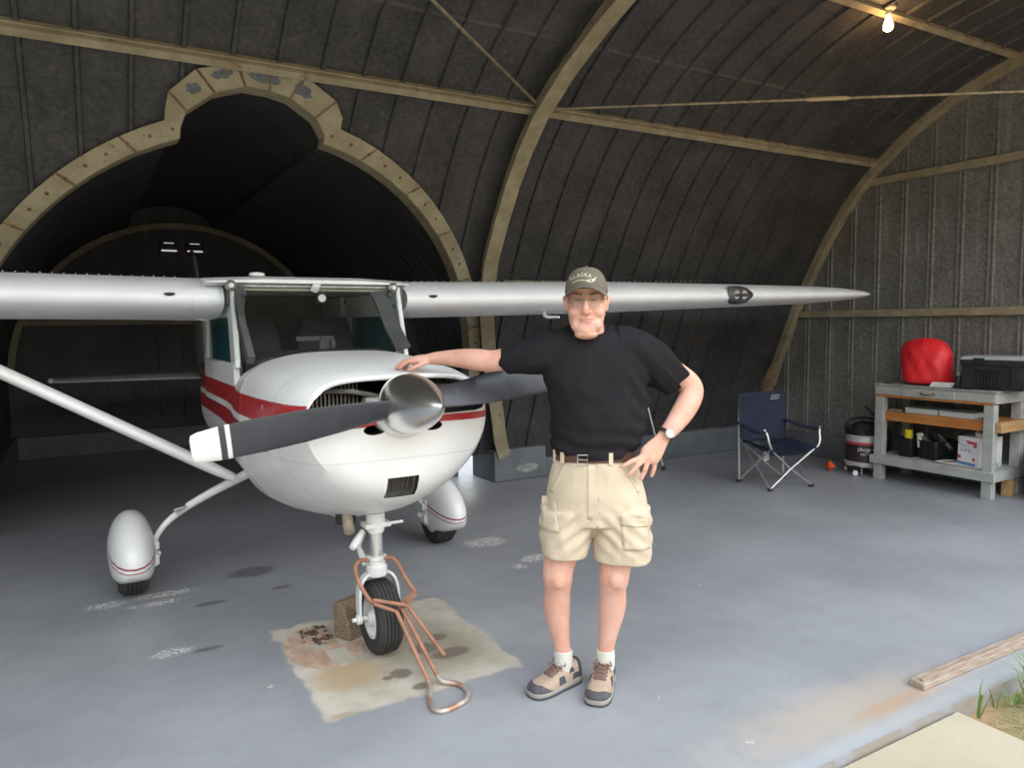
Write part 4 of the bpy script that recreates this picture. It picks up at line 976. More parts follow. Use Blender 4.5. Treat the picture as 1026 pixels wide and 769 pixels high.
# --- folding camp chair
CH = Vector((5.845, 4.92, 0)); CR = Matrix.Rotation(radians(-13), 3, 'Z')
def cp(x, y, z): return CH + CR @ Vector((x, y, z))          # x right, y towards the back
ch = thing('folding_chair', CH, 'navy blue folding camp chair with tubular arms by the end wall', 'chair')
M_NAVYF = mat('navy_fabric', (.016, .019, .050), .8, 0, (.011, .013, .034), 6, 4, .3, .7, .3, 60)
FT = mat('black_foot', (.02, .02, .02), .6)
hw = .26
def tubep(name, pts, r=.0095, foot=None, sub=0):
    b = MB(); b.tube(smooth_path(pts, 6) if sub else pts, r, 10); t = b.build(name, M_ALU, ch)
    if foot is not None: 
        b = MB(); b.box(foot + Vector((0, 0, .013)), (.045, .035, .026), CR); b.build('foot_cap', FT, t, bevel=.004)
    return t
tubep('back_post', [cp(-hw, .23, .02), cp(-hw, .255, .88)], .0105, cp(-hw, .23, 0)); tubep('back_post', [cp(hw, .23, .02), cp(hw, .255, .88)], .0105, cp(hw, .23, 0))
FLf, FRf = cp(-.225, -.225, .02), cp(.26, -.20, .02)
tubep('front_cross_tube', [FLf, cp(.0, -.225, .20), cp(.25, -.26, .395)], .0105, cp(-.225, -.225, 0))
tubep('front_cross_tube', [FRf, cp(.01, -.205, .20), cp(-.235, -.245, .395)], .0105, cp(.26, -.20, 0))
tubep('arm_tube', [cp(.235, -.255, .385), cp(.27, -.27, .415), cp(.292, -.265, .47), cp(.297, -.25, .53), cp(.312, -.235, .575), cp(.33, -.22, .59)], .0115, sub=1)
tubep('arm_tube', [cp(-.225, -.25, .385), cp(-.25, -.262, .415), cp(-.275, -.262, .47), cp(-.285, -.25, .53), cp(-.297, -.235, .575), cp(-.31, -.22, .588)], .0115, sub=1)
tubep('side_tube', [cp(-.225, -.215, .02), cp(-.245, .235, .44)], .008); tubep('side_tube', [cp(-.24, .22, .03), cp(-.235, -.235, .40)], .008)
tubep('side_tube', [cp(.26, -.19, .02), cp(.25, .235, .44)], .008); tubep('side_tube', [cp(.245, .22, .03), cp(.245, -.24, .40)], .008)
tubep('back_cross_tube', [cp(-.24, .235, .03), cp(.24, .245, .42)], .008); tubep('back_cross_tube', [cp(.24, .235, .03), cp(-.24, .245, .42)], .008)
def cloth(name, fn, nu, nv, th=.004, parent=None, m=None):
    b = MB(); A = [[Vector(fn(i/nu, j/nv)) for j in range(nv+1)] for i in range(nu+1)]
    b.rings(A, loop=False, cap=False); o = b.build(name, m or M_NAVYF, parent or ch, angle=180)
    md = o.modifiers.new('t', 'SOLIDIFY'); md.thickness = th; md.offset = 0; return o
bkc = cloth('backrest', lambda u, v: cp((-hw-.018 + (2*hw+.036)*u)*(1-.24*max(0, .42-v)), .212 + .026*v + .075*sin(pi*u)*(1-.45*v)*.9 - .03*(1-v)**2 + .004*noise.noise(Vector((u*5, v*5, 1))), .395 + .495*v + .008*sin(pi*u)), 16, 14)
cloth('seat', lambda u, v: cp((-.245+.49*u)*(1+.02*v), -.275 + .51*v, .405 + .035*v*(abs(2*u-1)**2) - (.095 + .02*v)*(sin(pi*u)**.9)*(.35+.65*sin(pi*min(1, .18+v*.75))) ), 20, 16)
for s in (-1, 1):
    def armf(u, v, s=s):
        fx = (.262 + .075*u**1.5) if s < 0 else (.258 + .095*u**1.4)
        return cp(s*(fx + (v-.5)*.085*(.35+.65*min(1, u*2))), .26 - .52*u, (.60 - .04*u + (.028 if s > 0 else .0)*(1-u)) + (.0 if u < .85 else .02*(u-.85)/.15) - .02*sin(pi*u) - .012*sin(pi*v))
    cloth('armrest', armf, 14, 6, .012)
    b = MB(); b.tube([cp(s*hw, .25, .595), cp(s*(hw+.02), .20, .60)], .016, 8); b.build('fabric_tab', M_NAVYF, ch)
    b = MB(); b.tube([cp(s*.24, -.26, .40), cp(s*.262, -.285, .36)], .014, 8); b.build('fabric_tab', M_NAVYF, ch)
lw = MB(); lm = basis(cp(.135, .22, .842), CR @ Vector((1, .0, 0)), CR @ Vector((0, .02, 1)))
# badge on the back, a lozenge outline with lettering
for pts in ([(-.05, -.018), (.042, -.018), (.055, .018), (-.037, .018)],):
    P = [lm @ Vector((x, y, .006)) for x, y in pts]; P.append(P[0]); lw.tube(P, .0025, 6)
add_text(lw, 'Coleman', .021, lm @ Matrix.Translation((.002, 0, .006)), shear=.25); lw.build('badge', mat('badge_white', (.62, .62, .62), .6), bkc)
b = MB(); b.rings([[cp(-.155+x, -.06+dy, z) for x, z in ((-.03, .255), (.03, .258), (.03, .352), (-.03, .35))] for dy in (0, .003)]); b.build('hang_tag', mat('white_tag', (.68, .68, .66), .7), ch)

# --- slim metal pole leaning on the back wall behind the man
b = MB(); b.tube([(5.405, 6.05, .02), (5.24, 6.285, 1.10)], .010, 10); pole = b.build('leaning_pole', M_ALU); tag(pole, 'slim silver pole with rubber foot leaning on the back wall behind the man', 'pole')
b = MB(); b.lathe([(.022, 0), (.022, .02), (.014, .05)], Matrix.Translation((5.405, 6.05, 0)), 14); b.build('rubber_foot', FT, pole)
# --- sacking tied round the foot of the right-hand rib
b = MB(); R = []
for i in range(15):
    t = i/14; z = .66 + .43*t; r = .05 + .055*sin(pi*min(1, t*1.1))**.8 + (.018 if .35 < t < .45 else 0)
    cy_ = yv(z) - .06
    R.append([Vector((7.40 + cos(a)*r*.7*(1+.3*noise.noise(Vector((cos(a)*2, sin(a)*2, z*6)))), cy_ + sin(a)*r*(1+.3*noise.noise(Vector((cos(a)*2, sin(a)*2, z*6)))), z)) for a in [2*pi*j/22 for j in range(22)]])
b.rings(R); sk = b.build('burlap_wrap', mat('burlap', (.30, .22, .13), .9, 0, (.18, .13, .08), 30, 5, .3, .7, .6, 50)); tag(sk, 'bundle of brown sacking tied round the foot of the right rib', 'sacking')
b = MB(); z = .84
for dz in (0, .02): b.tube([Vector((7.40+cos(a)*.078, yv(z)-.06+sin(a)*.112, z+dz+.01*sin(2*a))) for a in [2*pi*j/20 for j in range(20)]], .006, 6, closed=True)
b.build('cord', mat('brown_cord', (.18, .12, .07), .9), sk)

# --- tie rods under the roof
M_ROD = mat('tie_rod', (.36, .31, .22), .5, .5, (.22, .17, .10), 20)
rd = thing('tie_rod', (3.2, 4.95, 3.29), 'thin steel tie rod with turnbuckle running to the right end wall', 'tie rod')
A, B = Vector((3.24, 4.90, 3.255)), Vector((7.43, 2.0, 3.27)); u = (B-A).normalized()
A2, B2 = A, Vector((7.40, 1.90, 3.275))
b = MB(); b.tube([A, A+(B-A)*.5, B], .010, 8); b.build('rod', M_ROD, rd)
b = MB(); c = A + u*2.05; b.tube([c-u*.16, c-u*.13, c+u*.13, c+u*.16], [.010, .017, .017, .010], 8); b.build('turnbuckle', mat('turnbuckle', (.45, .36, .22), .5, .4), rd)
rd2 = thing('tie_rod', (3.1, 4.93, 3.29), 'thin steel tie rod running forward left over the wing', 'tie rod')
b = MB(); b.tube([Vector((3.02, 4.81, 3.255)), Vector((-.25, 1.95, 3.30))], .010, 8); b.build('rod', M_ROD, rd2)
b = MB(); c = Vector((3.02, 4.81, 3.255)).lerp(Vector((-.25, 1.95, 3.30)), .75); u2 = Vector((-3.39, -2.96, .045)).normalized(); b.tube([c-u2*.14, c+u2*.14], .017, 8); b.build('turnbuckle', M_ROD, rd2)

# --- bare bulb
bl = thing('light_bulb', (5.47, 3.615, 3.99), 'bare glowing bulb in a socket under the high purlin', 'light bulb')
q = Vector((5.462, 3.615, 3.915)); MBL = Matrix.Translation(q)
b = MB(); b.lathe([(.05, .072), (.052, .055), (.04, .045), (.024, .04), (.022, .015), (.018, .01)], MBL, 20); b.build('socket', mat('socket', (.55, .48, .36), .5), bl)
m, nt, N, L, bs = new_mat('glowing_glass'); bs.inputs['Base Color'].default_value = (1, .85, .6, 1); bs.inputs['Emission Color'].default_value = (1, .60, .22, 1); bs.inputs['Emission Strength'].default_value = 14
b = MB(); b.lathe([(.014, .012), (.018, -.01), (.030, -.045), (.036, -.07), (.033, -.092), (.02, -.106), (.003, -.112)], MBL, 24); b.build('bulb_glass', m, bl)
ld = bpy.data.lights.new('bulb_light', 'POINT'); ld.energy = 1.8; ld.color = (1, .55, .22); ld.shadow_soft_size = .04
lo_ = bpy.data.objects.new('bulb_light', ld); COL.objects.link(lo_); lo_.parent = bl; lo_.location = q + Vector((0, -.02, -.18)) - WPOS[bl]

# --- tow bar on the nose wheel
M_RTUBE = mat('rusty_tube', (.42, .21, .14), .65, .15, (.26, .12, .07), 18, 6, .3, .7, .3, 60)
tw = thing('tow_bar', (1.27, 3.0, 0), 'rusty tubular tow bar clamped to the nose wheel fork', 'tow bar')
J = Vector((1.222, 3.175, .292))
LP = [(1.155, 3.405, .475), (1.10, 3.37, .492), (1.062, 3.32, .478), (1.066, 3.29, .425), (1.088, 3.24, .36), (1.106, 3.20, .335)]
RP = [(1.225, 3.375, .482), (1.262, 3.36, .482), (1.282, 3.335, .455), (1.31, 3.31, .385), (1.348, 3.285, .318)]
h0, h1 = Vector((1.263, 2.945, .03)), Vector((1.318, 2.97, .03))
b = MB(); b.tube(smooth_path(LP, 5), .0105, 10); b.tube([LP[-1], J + Vector((-.014, 0, -.008)), h0], .0105, 10); b.build('yoke_arm', M_RTUBE, tw)
b = MB(); b.tube(smooth_path(RP, 5), .0105, 10); b.bar([RP[-1], J + Vector((.01, .012, .0))], .034, .012); b.tube([J + Vector((.014, 0, 0)), h1], .0105, 10); b.build('yoke_arm', M_RTUBE, tw)
b = MB(); b.tube([LP[-1], (1.106, 3.20, .352), J + Vector((.03, -.025, .022)), (1.385, 3.04, .085)], .0095, 10); b.build('locking_lever', M_RTUBE, tw)
b = MB(); b.tube(smooth_path([h0, (1.250, 2.90, .014), (1.213, 2.82, .012), (1.200, 2.745, .012), (1.232, 2.712, .012), (1.325, 2.735, .012), (1.372, 2.775, .012), (1.392, 2.84, .012), (1.375, 2.895, .013), (1.33, 2.935, .017), h1], 6), .0115, 12); b.build('handle', mat('worn_handle', (.55, .50, .47), .45, .5, (.44, .24, .16), 9, 5, .40, .55), tw)

# --- wooden chock behind the nose wheel
b = MB(); CRt = Matrix.Rotation(radians(24), 3, 'Z')
b.rings([[Vector((1.195, 3.70, 0)) + CRt @ Vector((x, y, z)) for y, z in ((-.06, .0), (.06, .0), (.06, .185), (.0, .195), (-.05, .10))] for x in (-.12, -.04, .05, .12)])
tag(b.build('wheel_chock', mat('weathered_chock', (.32, .24, .15), .9, 0, (.13, .09, .06), 10, 6, .3, .7, .4, 40, stretch=(2, 9, 9)), bevel=.008), 'weathered wooden chock behind the nose wheel', 'wheel chock')
# --- absorbent granules swept on the bare concrete
b = MB()
for i in range(5200):
    a = random.uniform(0, 2*pi); r = sqrt(random.random()); x, y = .985 + .185*r*cos(a), 3.62 + .27*r*sin(a)
    if noise.noise(Vector((x*9, y*9, 0))) < -.38 or (x > 1.05 and y > 3.58) or (abs(x-1.02) < .055 and 3.36 < y < 3.56): continue
    k = random.uniform(.0035, .008); z = k*.4
    b.add([(x-k, y, z), (x+k, y-k*.6, z), (x+k*.3, y+k, z), (x, y, z+k*1.1)], [(0, 1, 3), (1, 2, 3), (2, 0, 3), (0, 2, 1)])
tag(b.build('absorbent_granules', mat('clay_granules', (.42, .31, .24), .95, 0, (.30, .20, .14), 14), smooth=False), 'tan absorbent granules scattered beside the nose wheel', 'granules', kind='stuff')
b = MB()
for i in range(520):
    a = random.uniform(0, 2*pi); r = sqrt(random.random()); x, y = .985 + .10*r*cos(a), 3.755 + .12*r*sin(a)
    if noise.noise(Vector((x*22, y*22, 5))) < .02 or (x > 1.05 and y > 3.6): continue
    k = random.uniform(.005, .010)
    b.add([(x-k, y, .006), (x+k, y-k*.6, .006), (x+k*.3, y+k, .006), (x, y, .006+k*1.2)], [(0, 1, 3), (1, 2, 3), (2, 0, 3), (0, 2, 1)])
tag(b.build('oil_soaked_debris', mat('oily_bits', (.06, .035, .025), .8), smooth=False), 'dark oil-soaked bits on the granules near the chock', 'debris', kind='stuff')

# --- door track on the threshold
b = MB(); b.bar([(3.095, 1.825, .015), (3.6, 1.82, .015), (5.6, 1.81, .015)], .072, .03); b.bar([(3.115, 1.815, .034), (5.6, 1.80, .034)], .018, .012)
tag(b.build('door_track', mat('weathered_track', (.40, .34, .285), .85, 0, (.30, .20, .14), 9, 6, .35, .65, .4, 40, stretch=(1.2, 10, 10)), bevel=.004), 'weathered rust-stained door track lying on the threshold', 'door track')
# --- grass along the edge of the apron
M_GRASS = mat('grass_blades', (.16, .26, .06), .6, 0, (.10, .17, .04), 20); M_STRAW = mat('dry_straw', (.40, .31, .18), .85)
def tuft(x, y, n, h, spread, lab, m=M_GRASS):
    b = MB()
    for i in range(n):
        a = random.uniform(0, 2*pi); r = spread*sqrt(random.random())*.5; p = Vector((x + r*cos(a), y + r*sin(a), -.05)); d = Vector((cos(a), sin(a), 0)); hh = h*random.uniform(.5, 1); w = random.uniform(.003, .006)
        s_ = Vector((-sin(a), cos(a), 0))*w; q = p + d*hh*.25 + Vector((0, 0, hh*.7)); t_ = p + d*hh*random.uniform(.5, .9) + Vector((0, 0, hh*random.uniform(.75, 1.0)))
        b.add([p-s_, p+s_, q+s_*.7, q-s_*.7, t_, p-s_+d*.001, p+s_+d*.001], [(0, 1, 2, 3), (3, 2, 4)])
    tag(b.build('grass_tuft', m, fix=False), lab, 'grass', 'weeds along the apron edge')
tuft(3.17, 1.605, 6, .20, .03, 'tall thin grass sprig at the corner of the apron slab')
tuft(3.315, 1.605, 4, .13, .03, 'small weed between the corner sprig and the leafy tuft')
tuft(3.40, 1.575, 14, .06, .05, 'low green weeds beside the leafy tuft')
tuft(3.515, 1.53, 60, .20, .10, 'leafy green tuft nearest the picture edge by the door track')
tuft(3.95, 1.50, 50, .22, .14, 'broad grass tuft beside the threshold under the door track')
b = MB()
for i in range(70):
    x, y = random.uniform(3.14, 3.44), random.uniform(1.36, 1.52); a = random.uniform(0, pi); l = random.uniform(.03, .09); d = Vector((cos(a), sin(a), random.uniform(-.05, .1)))*l
    b.bar([Vector((x, y, -.045)), Vector((x, y, -.04))+d], .0025, .0015)
tag(b.build('dry_straw', M_STRAW), 'dry straw strewn on the dirt at the apron corner', 'straw', kind='stuff')
# --- louvred vents letting slits of daylight in at the end of the tunnel
m, nt, N, L, bs = new_mat('daylight_slit'); bs.inputs['Base Color'].default_value = (.8, .85, .9, 1); bs.inputs['Emission Color'].default_value = (.85, .92, 1, 1); bs.inputs['Emission Strength'].default_value = .22
for x, lab in ((1.08, 'left of two slatted daylight vents high at the end of the tunnel'), (1.40, 'right of two slatted daylight vents high at the end of the tunnel')):
    t = thing('louvre_vent', (x, 10.88, 2.66), lab, 'vent')
    b = MB()
    for z in (2.60, 2.65, 2.70, 2.75): b.box((x, 10.885, z), (.22, .03, .022))
    for sx in (-.11, .11): b.box((x+sx, 10.885, 2.675), (.012, .03, .19))
    b.build('louvre_slat', M_TUN, t)
    b = MB(); b.box((x, 10.905, 2.625), (.19, .006, .022)); b.build('daylight_slit', m, t)
    b = MB(); b.box((x, 10.905, 2.725), (.12, .006, .010)); b.build('daylight_slit', m, t)
# ================================================================ the man
from mathutils.bvhtree import BVHTree
ML = Vector((1.839, 2.531, 0)); RX, AX_ = Vector((.8642, -.5031, 0)), Vector((.5031, .8642, 0))
def PW(r, a, u): return ML + RX*r + AX_*a + Vector((0, 0, u))
UP = Vector((0, 0, 1))
man = thing('person', ML, 'man in black t-shirt, khaki shorts and olive cap resting a hand on the airplane cowling', 'person')
def skin_mat():
    g = NT('skin'); o = g.obj()
    c = g.mix(g.step(g.noise(o, 9, 4, .6), .35, .65), (.62, .33, .245), (.69, .40, .315))
    c = g.mix(g.math('MULTIPLY', g.step(g.noise(o, 70, 3, .6), .55, .75), .25), c, (.52, .25, .18)); g.color(c)
    g.b.inputs['Roughness'].default_value = .62; g.b.inputs['Specular IOR Level'].default_value = .3; g.b.inputs['Subsurface Weight'].default_value = .08; g.b.inputs['Subsurface Radius'].default_value = (.012, .005, .003); g.b.inputs['Subsurface Scale'].default_value = .5
    return g.m
M_SKIN = skin_mat(); M_LIP = mat('lips', (.55, .25, .21), .45)
def er(r, a, u, rx, ry, n=24, e=2.0, tilt=0.0, rl=0.0):
    return [PW(r, a, u) + RX*q.x + AX_*q.y + UP*(tilt*q.y + rl*q.x) for q in ring_ellipse((0, 0, 0), (1, 0, 0), (0, 1, 0), rx, ry, n, e)]
def limb(b, pts, n=18, sub=4, flat=1.0, up=None):
    """pts: (r, a, u, radius)"""
    c = smooth_path([Vector((p[0], p[1], p[2])) for p in pts], sub); rad = smooth_path([Vector((p[3], 0, 0)) for p in pts], sub)
    b.tube([PW(*p) for p in c], [max(q.x, .003) for q in rad], n, flat=flat, up=up)
HC = Vector((-.004, .012, 1.562)); HY = radians(-7); HS = 1.0   # chin base, yaw to his right
def hp(x, y, h):                                                   # head space: x to his left (image right), y front negative, h above chin
    c, s = cos(HY), sin(HY); h2 = h - .10
    x, h2 = x*cos(.03) - h2*sin(.03)*0, h2
    return PW(HC.x + x*c - y*s*-1*-1, HC.y + x*s*-1*-1 + y*c, HC.z + h)
HEAD = [(-.004, .022, .070, -.02), (.006, .036, .084, .0), (.018, .053, .091, .03), (.035, .064, .093, .05), (.058, .0715, .0925, .068), (.08, .0755, .091, .078), (.105, .077, .089, .084), (.13, .0795, .087, .09), (.15, .080, .085, .094), (.17, .0805, .090, .096), (.20, .080, .088, .096), (.225, .0755, .080, .09), (.25, .063, .060, .072), (.266, .040, .036, .045), (.274, .015, .014, .018)]
def head_ring(h, w, f, bk, n=40, grow=0.0):
    out = []; mid = (bk - f)/2; ry = (bk + f)/2 + grow; w += grow
    for i in range(n):
        t = 2*pi*i/n; k = 2/2.25
        x = math.copysign(abs(cos(t))**k, cos(t))*w; y = math.copysign(abs(sin(t))**k, sin(t))*ry + mid
        out.append(hp(x, y, h))
    return out
def hball(b, x, y, h, r, tilt=0.0):
    R3 = Matrix((RX, AX_, UP)).transposed() @ Matrix.Rotation(HY, 3, 'Z') @ Matrix.Rotation(tilt, 3, 'Y')
    b.ball(hp(x, y, h), r, 14, 10, rot=R3)
def finger(b, pts, r):
    n = len(pts); limb(b, [(p[0], p[1], p[2], r*(1-.22*i/(n-1)) if i < n-1 else r*.62) for i, p in enumerate(pts)], 10, 4)
b = MB()
# head and face
b.rings([head_ring(*s) for s in HEAD])
b.rings([er(.006, .075, 1.47, .080, .080), er(.010, .068, 1.53, .070, .072), er(.010, .058, 1.57, .068, .070, tilt=.25), er(.006, .052, 1.61, .067, .067, tilt=.3), er(.002, .05, 1.66, .067, .068)])
hball(b, 0, -.050, .006, (.050, .042, .022)); hball(b, 0, -.078, .020, (.026, .017, .017))
for s in (-1, 1):
    hball(b, s*.044, -.060, .098, (.030, .028, .028)); hball(b, s*.030, -.081, .166, (.031, .014, .009)); hball(b, s*.040, -.058, .045, (.024, .028, .026))
    hball(b, s*.086, .016, .137, (.010, .021, .034), s*.18); hball(b, s*.092, .020, .145, (.007, .016, .022), s*.3); hball(b, s*.083, .010, .112, (.009, .011, .012))
    hball(b, s*.014, -.099, .098, (.0095, .012, .008))
b.tube([hp(0, -.084, .164), hp(0, -.094, .145), hp(0, -.104, .125), hp(0, -.112, .108), hp(0, -.110, .099), hp(0, -.098, .092)], [.008, .0095, .0115, .0145, .0145, .011], 12)
hball(b, 0, -.0875, .0685, (.027, .0105, .0055)); hball(b, 0, -.086, .0585, (.024, .011, .006)); hball(b, 0, -.080, .078, (.024, .014, .012))
# trunk, hips
b.rings([er(.04, .06, .84, .15, .105), er(.04, .06, .92, .168, .115), er(.045, .06, 1.05, .160, .118), er(.05, .06, 1.2, .168, .122), er(.04, .06, 1.36, .175, .118), er(.03, .065, 1.46, .160, .09), er(.025, .068, 1.52, .11, .075)])
# legs
limb(b, [(-.05, .06, .92, .10), (-.075, .06, .80, .095), (-.105, .055, .66, .080), (-.127, .045, .545, .068), (-.130, .040, .505, .0655), (-.131, .052, .455, .058), (-.134, .070, .385, .0605), (-.130, .078, .32, .055), (-.119, .08, .235, .042), (-.107, .085, .16, .036), (-.100, .090, .10, .038), (-.095, .09, .05, .036)])
limb(b, [(.13, .06, .92, .10), (.14, .06, .80, .098), (.135, .05, .66, .082), (.119, .04, .545, .068), (.115, .035, .505, .065), (.112, .047, .455, .057), (.113, .066, .385, .060), (.108, .076, .32, .054), (.095, .08, .235, .041), (.085, .085, .16, .035), (.080, .088, .10, .038), (.080, .09, .05, .036)])
for (kx, ka) in ((-.130, -.012), (.116, -.018)): b.ball(PW(kx, ka, .512), (.034, .022, .040), 14, 10, rot=Matrix((RX, AX_, UP)).transposed())
for (x, a, dx, da) in ((-.10, .085, -.62, -.48), (.08, .08, -.29, -.957)):
    limb(b, [(x-dx*.02, a-da*.02, .05, .026), (x+dx*.04, a+da*.04, .05, .026), (x+dx*.10, a+da*.10, .042, .020)])
# his right arm, stretched out to the cowling
limb(b, [(-.13, .065, 1.50, .06), (-.19, .07, 1.495, .060), (-.28, .085, 1.478, .054), (-.37, .105, 1.458, .048), (-.415, .115, 1.454, .0475), (-.47, .135, 1.459, .0485), (-.54, .165, 1.464, .043), (-.61, .195, 1.465, .0345), (-.665, .215, 1.463, .029), (-.70, .229, 1.461, .023)])
limb(b, [(-.64, .205, 1.464, .031), (-.685, .222, 1.462, .033), (-.72, .236, 1.458, .042), (-.757, .248, 1.450, .045), (-.775, .254, 1.444, .024)], flat=.55, up=UP)
for k, (da, l, dz) in enumerate(((-.034, .076, .000), (-.012, .088, .003), (.011, .082, .001), (.033, .066, -.003))):
    r0, a0, u0 = -.755 - .006*k*(k < 2), .246 + da, 1.452 + dz
    finger(b, [(r0+.03, a0*.98, u0), (r0, a0, u0), (r0-l*.42, a0+.008+da*.15, u0-.002), (r0-l*.78, a0+.012+da*.2, u0-.020), (r0-l*.98, a0+.014+da*.2, u0-.036)], .0118)
finger(b, [(-.69, .205, 1.452), (-.722, .192, 1.440), (-.755, .184, 1.424), (-.785, .184, 1.413)], .0125)
# his left arm, hand on hip
limb(b, [(.15, .065, 1.49, .06), (.235, .072, 1.485, .062), (.31, .085, 1.445, .060), (.385, .10, 1.392, .056), (.446, .108, 1.350, .052), (.462, .098, 1.314, .051), (.442, .07, 1.270, .051), (.402, .035, 1.218, .047), (.354, .0, 1.168, .038), (.318, -.025, 1.137, .032)])
limb(b, [(.325, -.02, 1.145, .031), (.304, -.035, 1.120, .032), (.278, -.046, 1.090, .042), (.252, -.054, 1.060, .047), (.238, -.057, 1.046, .038)], flat=.48, up=AX_)
finger(b, [(.235, -.060, 1.075), (.204, -.070, 1.052), (.178, -.080, 1.044), (.152, -.087, 1.032), (.128, -.090, 1.020)], .0125)
finger(b, [(.238, -.062, 1.062), (.214, -.072, 1.038), (.194, -.080, 1.020), (.174, -.083, 1.000), (.156, -.083, .982)], .0128)
finger(b, [(.252, -.058, 1.052), (.238, -.064, 1.024), (.229, -.068, 1.000), (.219, -.068, .978), (.211, -.066, .957)], .0125)
finger(b, [(.270, -.048, 1.052), (.272, -.052, 1.026), (.271, -.053, 1.006), (.266, -.051, .988), (.260, -.048, .968)], .0115)
finger(b, [(.285, -.035, 1.10), (.272, -.010, 1.078), (.255, .012, 1.065), (.245, .03, 1.06)], .0118)
_hax = (Matrix((RX, AX_, UP)).transposed() @ Matrix.Rotation(HY, 3, 'Z'))
HAXX, HAXY = _hax @ Vector((1, 0, 0)), _hax @ Vector((0, 1, 0))
H0 = hp(0, 0, 0)
def to_head(p): d = p - H0; return d.dot(HAXX), d.dot(HAXY), d.z
def gauss(d2, s): return math.exp(-d2/(2*s*s))
def face(p):
    x, y, h = to_head(p)
    if abs(x) > .12 or h < -.02 or h > .2 or y > -.02: return p
    d = 0.0
    for s in (-1, 1):
        d += .0085*gauss((x-s*.031)**2*.8 + (h-.144)**2*2.2, .012)              # eye sockets
        # cheek folds from nose to mouth corners
        for t in (0, .25, .5, .75, 1): d += .0016*gauss((x-s*(.021+.016*t))**2 + (h-(.100-.036*t))**2, .0045)
        d += .0022*gauss((x-s*.029)**2 + (h-.0635)**2, .006)
        d += .0015*gauss((x-s*.032)**2*.4 + (h-.132)**2*3, .008)
    d += .0040*gauss((h-.0635)**2, .0022)*(1 if abs(x) < .028 else gauss((abs(x)-.028)**2, .004))   # mouth line
    d += .003*gauss((h-.042)**2, .007)*gauss(x*x, .022)
    d += .0015*gauss((x)**2, .003)*gauss((h-.172)**2, .008)
    return p + HAXY*d
body = remesh(b, 'body', M_SKIN, man, .0042, 3, face)
body.data.materials.append(M_LIP)
off = WPOS[body]
for p in body.data.polygons:
    x, y, h = to_head(p.center + off)
    if y < -.07 and abs(x) < .0265 and .0535 < h < .0735 - abs(x)*.12: p.material_index = 1
# eyes, brows, hair
M_EYE = mat('eye_white', (.62, .58, .55), .25); M_IRIS = mat('iris', (.05, .06, .07), .2); M_BROW = mat('grey_brows', (.26, .20, .16), .9, 0, (.18, .14, .11), 60); M_HAIR = mat('grey_hair', (.34, .31, .28), .9, 0, (.24, .21, .19), 90)
for s in (-1, 1):
    b = MB(); hball(b, s*.031, -.0705, .1430, (.0125, .010, .0034)); e_ = b.build('eye', M_EYE, man)
    b = MB(); hball(b, s*.030, -.0785, .1430, (.0046, .0026, .0030)); b.build('iris', M_IRIS, e_)
    b = MB(); P = [hp(s*.046, -.0715, .1425), hp(s*.038, -.0792, .1462), hp(s*.031, -.0816, .1470), hp(s*.023, -.0812, .1458), hp(s*.017, -.0785, .1428)]; b.tube(smooth_path(P, 4), .0022, 6); b.build('eyelid', M_BROW, man)
    b = MB(); P = [hp(s*.052, -.078, .162), hp(s*.040, -.0915, .168), hp(s*.026, -.0965, .1675), hp(s*.015, -.0965, .164)]; b.tube(smooth_path(P, 4), [.0025]*4+[.0038]*5+[.0045]*4, 7); b.build('eyebrow', M_BROW, man)
b = MB()
for s in (-1, 1):
    R = []
    for h in (.118, .135, .15, .17, .19, .205):
        ring = head_ring(h, *[HEAD[8][k] + (.0035 if h > .14 else .0015) for k in (1, 2, 3)], n=72)
        seg = [q for q in ring if to_head(q)[0]*s > .02 and to_head(q)[1] > (-.022 if h > .15 else .026)]
        seg.sort(key=lambda q: to_head(q)[1]); m_ = len(seg)
        R.append([seg[round(i*(m_-1)/14)] for i in range(15)])
    b.rings(R, loop=False, cap=False)
hr = b.build('hair', M_HAIR, man, angle=180); md = hr.modifiers.new('t', 'SOLIDIFY'); md.thickness = .004; md.offset = 0
# glasses
M_WIRE = mat('wire_frame', (.22, .17, .14), .3, .6); M_LENSG = glass('spectacle_lens', (.5, .5, .5), .05, .03)
gl = MB(); ctr = []
for s in (-1, 1):
    c = hp(s*.0335, -.1005, .1400)
    P = [c + HAXX*(.0265*cos(a)) + UP*(.0195*sin(a)) + HAXY*(.006*abs(cos(a))*(1 if cos(a)*s > 0 else 0)) for a in [2*pi*i/28 for i in range(28)]]; gl.tube(P, .0012, 6, closed=True); ctr.append((c, P))
    gl.tube(smooth_path([hp(s*.0595, -.094, .146), hp(s*.076, -.070, .149), hp(s*.0875, -.02, .150), hp(s*.091, .012, .150)], 4), .0009, 6)
gl.tube(smooth_path([hp(-.0075, -.1015, .145), hp(0, -.1055, .1485), hp(.0075, -.1015, .145)], 4), .001, 6)
gf = gl.build('glasses', M_WIRE, man)
for c, P in ctr:
    b = MB(); b.add([c] + P, [(0, i+1, (i+1) % 28 + 1) for i in range(28)]); b.build('lens', M_LENSG, gf)

